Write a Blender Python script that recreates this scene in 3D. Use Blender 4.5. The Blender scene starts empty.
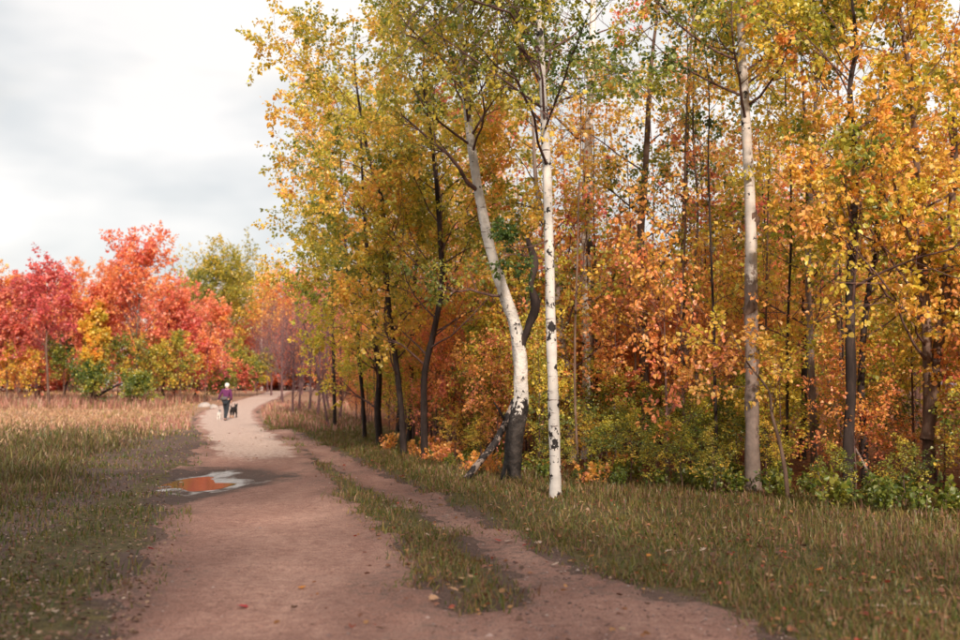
import bpy, math, random
import numpy as np
from mathutils import Vector

# ------------------------------------------------------------------ camera, sky, sun, exposure
sc = bpy.context.scene
CAM_H = 1.6
PITCH = math.radians(3.49)
LENS = 40.0
cd = bpy.data.cameras.new('camera'); cam = bpy.data.objects.new('camera', cd)
sc.collection.objects.link(cam); sc.camera = cam
cam.location = (0, 0, CAM_H); cam.rotation_euler = (math.pi/2 + PITCH, 0, 0)
cd.lens = LENS; cd.sensor_width = 36; cd.clip_start = 0.1; cd.clip_end = 3000
cd.dof.use_dof = True; cd.dof.focus_distance = 16.0; cd.dof.aperture_fstop = 1.3

SUN_AZ = math.radians(168)       # compass bearing of the sun seen from above, measured from +Y towards +X
SUN_EL = math.radians(27)
world = bpy.data.worlds.new('World'); sc.world = world; world.use_nodes = True
nt = world.node_tree; nt.nodes.clear()
def wn(t, **k):
    n = nt.nodes.new(t)
    for a, b in k.items(): setattr(n, a, b)
    return n
sky = wn('ShaderNodeTexSky', sky_type='NISHITA', sun_disc=False)
sky.sun_elevation = SUN_EL; sky.sun_rotation = SUN_AZ
bg_sky = wn('ShaderNodeBackground'); bg_sky.inputs['Strength'].default_value = 0.12
bg_cl = wn('ShaderNodeBackground'); bg_cl.inputs['Strength'].default_value = 1.0
tc = wn('ShaderNodeTexCoord'); mp = wn('ShaderNodeMapping'); mp.inputs['Scale'].default_value = (1.0, 1.0, 2.4)
mp.inputs['Location'].default_value = (0.35, 0.1, 0.62)
nz = wn('ShaderNodeTexNoise'); nz.inputs['Scale'].default_value = 2.6; nz.inputs['Detail'].default_value = 6; nz.inputs['Roughness'].default_value = 0.5
cr = wn('ShaderNodeValToRGB'); cr.color_ramp.elements[0].position = 0.40; cr.color_ramp.elements[1].position = 0.50
cr.color_ramp.elements[0].color = (0.90, 0.90, 0.90, 1); cr.color_ramp.elements[1].color = (1, 1, 1, 1)
nz2 = wn('ShaderNodeTexNoise'); nz2.inputs['Scale'].default_value = 3.0; nz2.inputs['Detail'].default_value = 4
cr2 = wn('ShaderNodeValToRGB'); cr2.color_ramp.elements[0].position = 0.34; cr2.color_ramp.elements[1].position = 0.56
cr2.color_ramp.elements[0].color = (0.54, 0.565, 0.575, 1); cr2.color_ramp.elements[1].color = (0.88, 0.845, 0.81, 1)
mx = wn('ShaderNodeMixShader'); out = wn('ShaderNodeOutputWorld')
L = nt.links.new
L(tc.outputs['Generated'], mp.inputs['Vector']); L(mp.outputs[0], nz.inputs['Vector']); L(mp.outputs[0], nz2.inputs['Vector'])
L(nz.outputs['Fac'], cr.inputs[0]); L(nz2.outputs['Fac'], cr2.inputs[0]); L(cr2.outputs[0], bg_cl.inputs['Color'])
L(sky.outputs[0], bg_sky.inputs['Color']); L(cr.outputs[0], mx.inputs[0])
L(bg_sky.outputs[0], mx.inputs[1]); L(bg_cl.outputs[0], mx.inputs[2]); L(mx.outputs[0], out.inputs['Surface'])

sd = bpy.data.lights.new('sun', 'SUN'); sun = bpy.data.objects.new('sun', sd); sc.collection.objects.link(sun)
sd.energy = 4.8; sd.angle = math.radians(2.5); sd.color = (1.0, 0.84, 0.69)
sdir = Vector((math.sin(SUN_AZ)*math.cos(SUN_EL), math.cos(SUN_AZ)*math.cos(SUN_EL), math.sin(SUN_EL)))
sun.rotation_euler = sdir.to_track_quat('Z', 'Y').to_euler(); sun.location = (0, 0, 60)

vs = sc.view_settings
vs.view_transform = 'Standard'; vs.look = 'None'; vs.exposure = 0.30; vs.gamma = 1.0; vs.use_curve_mapping = False
sc.cycles.use_denoising = True
sc.cycles.max_bounces = 8; sc.cycles.diffuse_bounces = 5; sc.cycles.transmission_bounces = 6; sc.cycles.transparent_max_bounces = 8
sc.cycles.use_adaptive_sampling = True; sc.cycles.adaptive_threshold = 0.02
sc.cycles.caustics_reflective = False; sc.cycles.caustics_refractive = False

# ------------------------------------------------------------------ helpers
COL = sc.collection
F_PX = LENS/36*960
def nrm(v):
    v = np.asarray(v, float)
    return v/np.maximum(np.linalg.norm(v, axis=-1, keepdims=True), 1e-9)
def hash2(ix, iy, s):
    h = (ix.astype(np.int64)*374761393 + iy.astype(np.int64)*668265263 + s*1442695041) & 0xffffffff
    h = ((h ^ (h >> 13))*1274126177) & 0xffffffff
    return ((h ^ (h >> 16)) & 0xffff)/65535.0
def vnoise(x, y, s=0):
    ix = np.floor(x); iy = np.floor(y); fx = x-ix; fy = y-iy
    fx = fx*fx*(3-2*fx); fy = fy*fy*(3-2*fy)
    a = hash2(ix, iy, s); b = hash2(ix+1, iy, s); c = hash2(ix, iy+1, s); d = hash2(ix+1, iy+1, s)
    return (a*(1-fx)+b*fx)*(1-fy) + (c*(1-fx)+d*fx)*fy - 0.5
def fbm(x, y, s=0, o=3):
    r = 0; a = 1.0
    for k in range(o):
        r = r + a*vnoise(x*2**k, y*2**k, s+k*17); a *= 0.5
    return r
def sstep(a, b, x):
    t = np.clip((x-a)/(b-a), 0, 1); return t*t*(3-2*t)
def hbase(x, y):
    x = np.asarray(x, float); y = np.asarray(y, float)
    return 1.0*sstep(45, 108, y) + 0.10*vnoise(x/9, y/9, 3)*sstep(8, 30, np.abs(x)) + 0.35*sstep(0, 14, x - edgeX(y))*sstep(6, 20, y)
EY = np.array([-30, 0, 9, 12.6, 15, 16.5, 18, 19.5, 23, 28, 40, 57, 80, 100, 200.])
EX = np.array([16, 11, 7.6, 6, 5.2, 3.6, 1.9, 0.7, -0.5, -2.2, -4.7, -8.4, -11.5, -14.5, -20.])
def edgeX(y): return np.interp(y, EY, EX)
def ray(px, py):
    d = np.array([(px-480)/F_PX, 1.0, (320-py)/F_PX])
    c, s = math.cos(PITCH), math.sin(PITCH)
    return np.array([d[0], c*d[1]-s*d[2], s*d[1]+c*d[2]])
def G(px, py):                                    # where the line of sight meets the terrain: a real ground position
    d = ray(px, py); t = 1.0
    for k in range(4000):
        p = np.array([0, 0, CAM_H]) + d*t
        dz = p[2]-float(hbase(p[0], p[1]))
        if dz < 1e-3: break
        t += max(0.004, dz*1.2)
    return p
def P(px, py, Y):
    d = ray(px, py); return np.array([0, 0, CAM_H]) + d*(Y/d[1])

def bumps(x, y):
    near = 1 - sstep(26, 45, np.abs(y))
    return near*(0.05*fbm(x*0.9, y*0.9, 5, 2) + 0.022*vnoise(x*3.1, y*3.1, 9))
def poly_sd(poly, x, y):                          # signed distance, positive inside
    x = np.asarray(x, float); y = np.asarray(y, float)
    d = np.full(x.shape, 1e9); ins = np.zeros(x.shape, bool)
    n = len(poly)
    for i in range(n):
        ax, ay = poly[i]; bx, by = poly[(i+1) % n]
        ex, ey = bx-ax, by-ay
        t = np.clip(((x-ax)*ex+(y-ay)*ey)/(ex*ex+ey*ey+1e-12), 0, 1)
        d = np.minimum(d, (x-ax-t*ex)**2+(y-ay-t*ey)**2)
        c = ((ay > y) != (by > y)) & (x < (bx-ax)*(y-ay)/(by-ay+1e-12)+ax)
        ins ^= c
    d = np.sqrt(d); return np.where(ins, d, -d)
gp = lambda pts: [tuple(G(*p)[:2]) for p in pts]
path_poly = ([(-1.2, -8.0)] + gp([(105,640),(135,590),(160,545),(172,512),(166,492),(172,474),(198,457),(206,441),(197,428),(195,418),(205,411),(225,404.5),(246,398.5),(259,395),(266,392)])
             + [(-17.0, 108), (-14.2, 108)] + gp([(291,392),(283,397),(269,403),(257,410),(257,417),(263,426),(284,437),(308,452),(322,474),(343,500),(373,530),(408,565),(437,600),(455,640)]) + [(1.2, -8.0)])
trail_poly = (gp([(268,430),(298,446),(332,468),(362,486),(400,503),(440,523),(495,557),(540,594),(520,606),(470,612),(425,612),(455,640)]) + [(0.2, 0), (2.6, 0)]
              + gp([(790,640),(735,615),(690,598),(630,586),(565,562),(500,527),(440,498),(400,481),(352,460),(322,443),(290,429)]))
PUD = G(203, 479.5)
def dirt(x, y):                                   # >0 where feet keep the soil bare
    return np.maximum(poly_sd(path_poly, x, y), poly_sd(trail_poly, x, y))
def rut(x, y, sd=None):
    sd = dirt(x, y) if sd is None else sd
    far = sstep(30, 60, y)
    return -(0.045)*sstep(-0.35, 0.35, sd + 0.5*fbm(x*1.3, y*1.3, 21, 3))*(1-far) - 0.065*np.exp(-(((x-PUD[0])/1.0)**2+((y-PUD[1])/2.1)**2)*0.9)
def ground_z(x, y, sd=None):
    x = np.asarray(x, float); y = np.asarray(y, float)
    return hbase(x, y) + bumps(x, y) + rut(x, y, sd)

def mesh_from(name, V, faces, mat=None, cols=None, smooth=False, extra=None):
    me = bpy.data.meshes.new(name)
    V = np.ascontiguousarray(V, np.float32)
    me.vertices.add(len(V)); me.vertices.foreach_set('co', V.ravel())
    if not isinstance(faces, (list, tuple)): faces = [faces]
    faces = [np.asarray(f, np.int32) for f in faces if len(f)]
    loops = np.concatenate([f.ravel() for f in faces]); 
    tot = np.concatenate([np.full(len(f), f.shape[1], np.int32) for f in faces])
    start = np.concatenate([[0], np.cumsum(tot)[:-1]]).astype(np.int32)
    me.loops.add(len(loops)); me.loops.foreach_set('vertex_index', loops)
    me.polygons.add(len(tot)); me.polygons.foreach_set('loop_start', start)
    me.polygons.foreach_set('use_smooth', np.full(len(tot), smooth))
    if cols is not None:
        a = me.attributes.new('Col', 'FLOAT_COLOR', 'POINT')
        c = np.ones((len(V), 4), np.float32); c[:, :3] = cols; a.data.foreach_set('color', c.ravel())
    for k, v in (extra or {}).items():
        a = me.attributes.new(k, 'FLOAT', 'POINT'); a.data.foreach_set('value', np.ascontiguousarray(v, np.float32))
    me.update(calc_edges=True)
    if mat: me.materials.append(mat)
    return me
def ob(name, me, parent=None, loc=None):
    o = bpy.data.objects.new(name, me); COL.objects.link(o)
    if parent: o.parent = parent
    if loc is not None: o.location = loc
    return o
def tag(o, label=None, cat=None, group=None, kind=None):
    if label: o['label'] = label
    if cat: o['category'] = cat
    if group: o['group'] = group
    if kind: o['kind'] = kind
    return o
def thing(name, label, cat, loc=(0,0,0), group=None):
    o = ob(name, None, None, loc); o.empty_display_size = 0.3
    return tag(o, label, cat, group)
def copy_tree(o, loc, rz, sc_, parent=None, label=None):
    c = o.copy(); COL.objects.link(c)
    if parent is None:
        c.location = loc; c.rotation_euler = (0, 0, rz); c.scale = sc_ if hasattr(sc_, '__len__') else (sc_,)*3
        if label: c['label'] = label
    else: c.parent = parent
    for ch in list(o.children): copy_tree(ch, None, None, None, c)
    return c

class Acc:                                        # gathers vertices and faces of one mesh
    def __init__(s): s.V = []; s.F = {}; s.C = []; s.n = 0
    def add(s, V, F, C=None):
        V = np.asarray(V, float).reshape(-1, 3)
        if not isinstance(F, list): F = [F]
        for f in F:
            f = np.asarray(f, np.int64); s.F.setdefault(f.shape[1], []).append(f + s.n)
        s.V.append(V); s.n += len(V)
        if C is not None: s.C.append(np.broadcast_to(C, V.shape))
    def mesh(s, name, mat, smooth=False, off=None):
        V = np.concatenate(s.V)
        if off is not None: V = V - np.asarray(off)
        return mesh_from(name, V, [np.concatenate(f) for f in s.F.values()], mat, np.concatenate(s.C) if s.C else None, smooth)

def tubes(Pt, R, k=5, cap=False, lump=0.0, rng=None):
    Pt = np.asarray(Pt, float); R = np.asarray(R, float); m, n, _ = Pt.shape
    T = nrm(np.gradient(Pt, axis=1)); D = nrm(Pt[:, -1]-Pt[:, 0])
    ref = np.where(np.abs(D[:, 2:3]) < 0.8, np.array([[0, 0, 1.]]), np.array([[1., 0, 0]]))[:, None, :]
    U = nrm(np.cross(T, np.broadcast_to(ref, T.shape))); W = np.cross(T, U)
    a = np.arange(k)*2*math.pi/k
    rr = np.broadcast_to(R[:, :, None], (m, n, k)).copy()
    if lump and rng is not None: rr *= 1 + lump*rng.standard_normal((m, n, k)).clip(-1.6, 1.6)
    V = Pt[:, :, None, :] + rr[..., None]*(np.cos(a)[None, None, :, None]*U[:, :, None, :] + np.sin(a)[None, None, :, None]*W[:, :, None, :])
    mi, i, j = np.meshgrid(np.arange(m), np.arange(n-1), np.arange(k), indexing='ij')
    b = mi*n*k; j2 = (j+1) % k
    F = np.stack([b+i*k+j, b+i*k+j2, b+(i+1)*k+j2, b+(i+1)*k+j], -1).reshape(-1, 4)
    return V.reshape(-1, 3), F
def catmull(pts, n):
    p = np.asarray(pts, float); m = len(p)
    q = np.vstack([2*p[0]-p[1], p, 2*p[-1]-p[-2]])
    t = np.linspace(0, m-1-1e-6, n); i = t.astype(int); f = (t-i)[:, None]
    a, b, c, d = q[i], q[i+1], q[i+2], q[i+3]
    return 0.5*((2*b)+(-a+c)*f+(2*a-5*b+4*c-d)*f**2+(-a+3*b-3*c+d)*f**3)

def spawn(rng, Pp, Rp, k, t0, t1, ang, length, n, up=0.1, wig=0.12, rfac=0.55, taper=0.85, Lvar=(0.6, 1.25), tl=0.55, rmin=0.002):
    m, npt, _ = Pp.shape
    idx = np.repeat(np.arange(m), k)
    t = t0 + (t1-t0)*((np.tile(np.arange(k), m) + rng.random(m*k))/k)
    f = np.clip(t*(npt-1), 0, npt-1-1e-6); i = f.astype(int); fr = (f-i)[:, None]
    base = Pp[idx, i]*(1-fr) + Pp[idx, i+1]*fr
    T = nrm(Pp[idx, i+1]-Pp[idx, i])
    rv = rng.standard_normal((m*k, 3)); pr = nrm(rv - (rv*T).sum(-1, keepdims=True)*T)
    a = rng.uniform(*ang, m*k)[:, None]
    D = nrm(np.cos(a)*T + np.sin(a)*pr + up*np.array([0, 0, 1.]))
    Ln = (np.broadcast_to(length, (m,)) if np.ndim(length) else np.full(m, length))[idx]
    Ln = Ln*rng.uniform(*Lvar, m*k)*(1.0+tl*0.5-tl*t)
    r0 = np.maximum(rfac*(Rp[idx, i]*(1-fr[:, 0])+Rp[idx, i+1]*fr[:, 0]), rmin)
    pts = [base]; d = D
    for s in range(n-1):
        pts.append(pts[-1] + d*(Ln/(n-1))[:, None])
        d = nrm(d + wig*rng.standard_normal((m*k, 3)) + up*0.35*np.array([0, 0, 1.]))
    R = r0[:, None]*(1-taper*np.linspace(0, 1, n)[None, :])
    return np.stack(pts, 1), R, Ln, idx

RAMP_T = np.array([0, .14, .28, .42, .56, .70, .84, 1.0, 1.15])
RAMP_C = np.array([(.085,.145,.030),(.23,.27,.040),(.52,.47,.055),(.84,.60,.085),(.88,.48,.10),(.88,.36,.13),(.82,.27,.165),(.66,.15,.135),(.38,.065,.08)])
def ramp(u, rng, jit=0.16):
    c = np.stack([np.interp(u, RAMP_T, RAMP_C[:, k]) for k in range(3)], -1)
    return c*np.exp(jit*rng.standard_normal(len(u)))[:, None]
def leaf_geo(rng, C, A, N, S, col, hexa=True, fold=0.12, width=0.80):
    A = nrm(A); N = nrm(N - (N*A).sum(-1, keepdims=True)*A); W = np.cross(A, N); S = S[:, None]; m = len(C)
    fd = fold*rng.uniform(-0.6, 1.6, (m, 1))
    if hexa:
        q = [C, C+S*(.25*A+.5*width*W+fd*N), C+S*(.66*A+.40*width*W+fd*N), C+S*(A-0.10*N), C+S*(.66*A-.40*width*W+fd*N), C+S*(.25*A-.5*width*W+fd*N)]
        V = np.stack(q, 1).reshape(-1, 3); b = (np.arange(m)*6)[:, None]
        F = np.concatenate([b+np.array([[0, 1, 2, 3]]), b+np.array([[0, 3, 4, 5]])]); return V, F, np.repeat(col, 6, 0)
    q = [C, C+S*(.45*A+.5*width*W+fd*N), C+S*A, C+S*(.45*A-.5*width*W+fd*N)]
    V = np.stack(q, 1).reshape(-1, 3); F = (np.arange(m)*4)[:, None]+np.array([[0, 1, 2, 3]])
    return V, F, np.repeat(col, 4, 0)
def leaves_on(rng, Tw, Lt, bias, q, size, mean, sg, hexa, droop=0.4, tmin=0.15, off=0.05, flat=0.7, svar=(0.5, 1.3)):
    m, n, _ = Tw.shape
    idx = np.repeat(np.arange(m), q); t = tmin+(1-tmin)*rng.random(m*q)**.65; f = np.clip(t*(n-1), 0, n-1-1e-6); i = f.astype(int); fr = (f-i)[:, None]
    base = Tw[idx, i]*(1-fr)+Tw[idx, i+1]*fr; T = nrm(Tw[idx, i+1]-Tw[idx, i])
    A = nrm(0.5*T + 0.75*rng.standard_normal((m*q, 3)) - droop*np.array([0, 0, 1.]))
    N = 0.65*rng.standard_normal((m*q, 3)) + flat*np.array([0, 0, 1.])
    C = base + A*off*rng.uniform(0.3, 1.5, (m*q, 1))
    S = size*rng.uniform(*svar, m*q)
    u = mean + bias[idx] + sg*rng.standard_normal(m*q)
    return leaf_geo(rng, C, A, N, S, ramp(np.clip(u, 0, 1.15), rng), hexa)

# ------------------------------------------------------------------ materials
def mat(name):
    m = bpy.data.materials.new(name); m.use_nodes = True; t = m.node_tree; t.nodes.clear()
    o = t.nodes.new('ShaderNodeOutputMaterial'); return m, t, o
def N(t, ty, ins=None, **k):
    n = t.nodes.new(ty)
    for a, b in k.items(): setattr(n, a, b)
    for a, b in (ins or {}).items(): n.inputs[a].default_value = b
    return n
def ramp_node(t, stops, interp='LINEAR'):
    r = t.nodes.new('ShaderNodeValToRGB'); e = r.color_ramp.elements; r.color_ramp.interpolation = interp
    while len(e) < len(stops): e.new(0.5)
    for i, (p, c) in enumerate(stops): e[i].position = p; e[i].color = tuple(c)+(1,) if len(c) == 3 else c
    return r
def leaf_mat(name, trans=0.45, gloss=0.05, attr=True, color=None):
    m, t, o = mat(name)
    oi = N(t, 'ShaderNodeObjectInfo'); hs = N(t, 'ShaderNodeHueSaturation')
    if attr: a = N(t, 'ShaderNodeAttribute', attribute_name='Col'); t.links.new(a.outputs['Color'], hs.inputs['Color'])
    else: hs.inputs['Color'].default_value = color+(1,)
    mr = N(t, 'ShaderNodeMapRange', {'To Min': 0.487, 'To Max': 0.513}); t.links.new(oi.outputs['Random'], mr.inputs['Value']); t.links.new(mr.outputs[0], hs.inputs['Hue'])
    d = N(t, 'ShaderNodeBsdfDiffuse'); tr = N(t, 'ShaderNodeBsdfTranslucent'); g = N(t, 'ShaderNodeBsdfGlossy', {'Roughness': 0.45, 'Color': (.9, .9, .9, 1)})
    m1 = N(t, 'ShaderNodeMixShader', {'Fac': trans}); m2 = N(t, 'ShaderNodeMixShader', {'Fac': gloss})
    for x in (d, tr): t.links.new(hs.outputs[0], x.inputs['Color'])
    t.links.new(d.outputs[0], m1.inputs[1]); t.links.new(tr.outputs[0], m1.inputs[2]); t.links.new(m1.outputs[0], m2.inputs[1]); t.links.new(g.outputs[0], m2.inputs[2]); t.links.new(m2.outputs[0], o.inputs['Surface'])
    return m
M = {}
M['leaf'] = leaf_mat('leaf', .54); M['grass'] = leaf_mat('grass_blade', 0.3, 0.03); M['litter'] = leaf_mat('dry_leaf', 0.15, 0.03)
def bark_mat(name, stops, scale=(9, 9, 2.2), bump=0.5, detail=6, rough=0.85):
    m, t, o = mat(name)
    tcx = N(t, 'ShaderNodeTexCoord'); mpx = N(t, 'ShaderNodeMapping', {'Scale': scale}); n1 = N(t, 'ShaderNodeTexNoise', {'Scale': 1.0, 'Detail': detail, 'Roughness': 0.65})
    n0 = N(t, 'ShaderNodeTexNoise', {'Scale': 0.9, 'Detail': 3}); mixf = N(t, 'ShaderNodeMath', operation='MULTIPLY_ADD'); mixf.inputs[1].default_value = 0.55
    r = ramp_node(t, stops); b = N(t, 'ShaderNodeBsdfPrincipled', {'Roughness': rough, 'Specular IOR Level': 0.2}); bp = N(t, 'ShaderNodeBump', {'Strength': bump, 'Distance': 0.02})
    k = t.links.new
    k(tcx.outputs['Object'], mpx.inputs[0]); k(mpx.outputs[0], n1.inputs[0]); k(tcx.outputs['Object'], n0.inputs[0])
    sb = N(t, 'ShaderNodeMath', operation='SUBTRACT'); sb.inputs[1].default_value = 0.5; k(n0.outputs['Fac'], sb.inputs[0])
    k(sb.outputs[0], mixf.inputs[0]); k(n1.outputs['Fac'], mixf.inputs[2]); k(mixf.outputs[0], r.inputs[0]); k(r.outputs[0], b.inputs['Base Color'])
    k(n1.outputs['Fac'], bp.inputs['Height']); k(bp.outputs[0], b.inputs['Normal']); k(b.outputs[0], o.inputs[0]); return m
M['dark_bark'] = bark_mat('dark_bark', [(.25, (.012, .009, .009)), (.5, (.034, .024, .022)), (.75, (.075, .053, .047))])
M['brown_bark'] = bark_mat('brown_bark', [(.25, (.045, .028, .022)), (.5, (.13, .082, .062)), (.75, (.25, .17, .135))])
M['grey_bark'] = bark_mat('grey_bark', [(.25, (.08, .06, .052)), (.45, (.21, .16, .14)), (.75, (.38, .31, .28))], (14, 14, 1.6))
M['twig'] = bark_mat('twig_bark', [(.3, (.07, .04, .036)), (.7, (.17, .10, .09))])
M['mauve_twig'] = bark_mat('mauve_twig_bark', [(.3, (.085, .045, .048)), (.7, (.20, .115, .115))])
def birch_mat(name, black_base=0.0, grey_below=0.0, patches=0.555, white=(.60, .57, .54)):
    m, t, o = mat(name); k = t.links.new
    tcx = N(t, 'ShaderNodeTexCoord')
    mp1 = N(t, 'ShaderNodeMapping', {'Scale': (3.2, 3.2, 26)}); n1 = N(t, 'ShaderNodeTexNoise', {'Scale': 1.0, 'Detail': 3, 'Roughness': .6})      # thin lenticels
    mp2 = N(t, 'ShaderNodeMapping', {'Scale': (7.5, 7.5, 6.5)}); n2 = N(t, 'ShaderNodeTexNoise', {'Scale': 1.0, 'Detail': 5, 'Roughness': .65})     # black scars
    mp3 = N(t, 'ShaderNodeMapping', {'Scale': (2, 2, 5)}); n3 = N(t, 'ShaderNodeTexNoise', {'Scale': 1.0, 'Detail': 4})
    for a, b in ((mp1, n1), (mp2, n2), (mp3, n3)): k(tcx.outputs['Object'], a.inputs[0]); k(a.outputs[0], b.inputs[0])
    base = ramp_node(t, [(.3, tuple(c*0.78 for c in white)), (.55, white), (.75, (white[0], white[1]*.94, white[2]*.88))]); k(n3.outputs['Fac'], base.inputs[0])
    lr = ramp_node(t, [(.635, (0, 0, 0)), (.675, (1, 1, 1))]); k(n1.outputs['Fac'], lr.inputs[0])
    pr = ramp_node(t, [(patches, (0, 0, 0)), (patches+.022, (1, 1, 1))]); k(n2.outputs['Fac'], pr.inputs[0])
    mx1 = N(t, 'ShaderNodeMix', data_type='RGBA'); mx1.inputs['B'].default_value = (.16, .12, .11, 1); k(lr.outputs[0], mx1.inputs['Factor']); k(base.outputs[0], mx1.inputs['A'])
    mx2 = N(t, 'ShaderNodeMix', data_type='RGBA'); mx2.inputs['B'].default_value = (.022, .018, .018, 1); k(pr.outputs[0], mx2.inputs['Factor']); k(mx1.outputs['Result'], mx2.inputs['A'])
    last = mx2
    sx = N(t, 'ShaderNodeSeparateXYZ'); k(tcx.outputs['Object'], sx.inputs[0])
    for h, c1, c2, amp in ((black_base, (.010, .008, .008, 1), (.055, .045, .041, 1), 1.9), (grey_below, (.15, .115, .10, 1), (.26, .20, .175, 1), 2.2)):
        if not h: continue
        ad = N(t, 'ShaderNodeMath', operation='MULTIPLY_ADD'); ad.inputs[1].default_value = amp; k(n2.outputs['Fac'], ad.inputs[0]); k(sx.outputs['Z'], ad.inputs[2])
        mr = N(t, 'ShaderNodeMapRange', {'From Min': h+.5*amp-.03, 'From Max': h+.5*amp+.03, 'To Min': 1, 'To Max': 0}); k(ad.outputs[0], mr.inputs[0])
        dk = ramp_node(t, [(.35, c1[:3]), (.65, c2[:3])]); k(n2.outputs['Fac'], dk.inputs[0])
        m3 = N(t, 'ShaderNodeMix', data_type='RGBA'); k(mr.outputs[0], m3.inputs['Factor']); k(last.outputs['Result'], m3.inputs['A']); k(dk.outputs[0], m3.inputs['B']); last = m3
    b = N(t, 'ShaderNodeBsdfPrincipled', {'Roughness': .7, 'Specular IOR Level': .25}); bp = N(t, 'ShaderNodeBump', {'Strength': 1.0 if black_base else .4, 'Distance': .06 if black_base else .015})
    k(n2.outputs['Fac'], bp.inputs['Height']); k(bp.outputs[0], b.inputs['Normal']); k(last.outputs['Result'], b.inputs['Base Color']); k(b.outputs[0], o.inputs[0]); return m
M['birch'] = birch_mat('birch_bark'); M['birch_black'] = birch_mat('birch_bark_charred_base', black_base=1.25, patches=.605)
M['log'] = birch_mat('dead_birch_bark', patches=.47, white=(.26, .205, .18)); M['birch_grey'] = birch_mat('birch_bark_grey_below', grey_below=3.3, patches=.63, white=(.52, .475, .44)); M['birch_far'] = birch_mat('birch_bark_pale', patches=.61, white=(.76, .71, .67))

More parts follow.
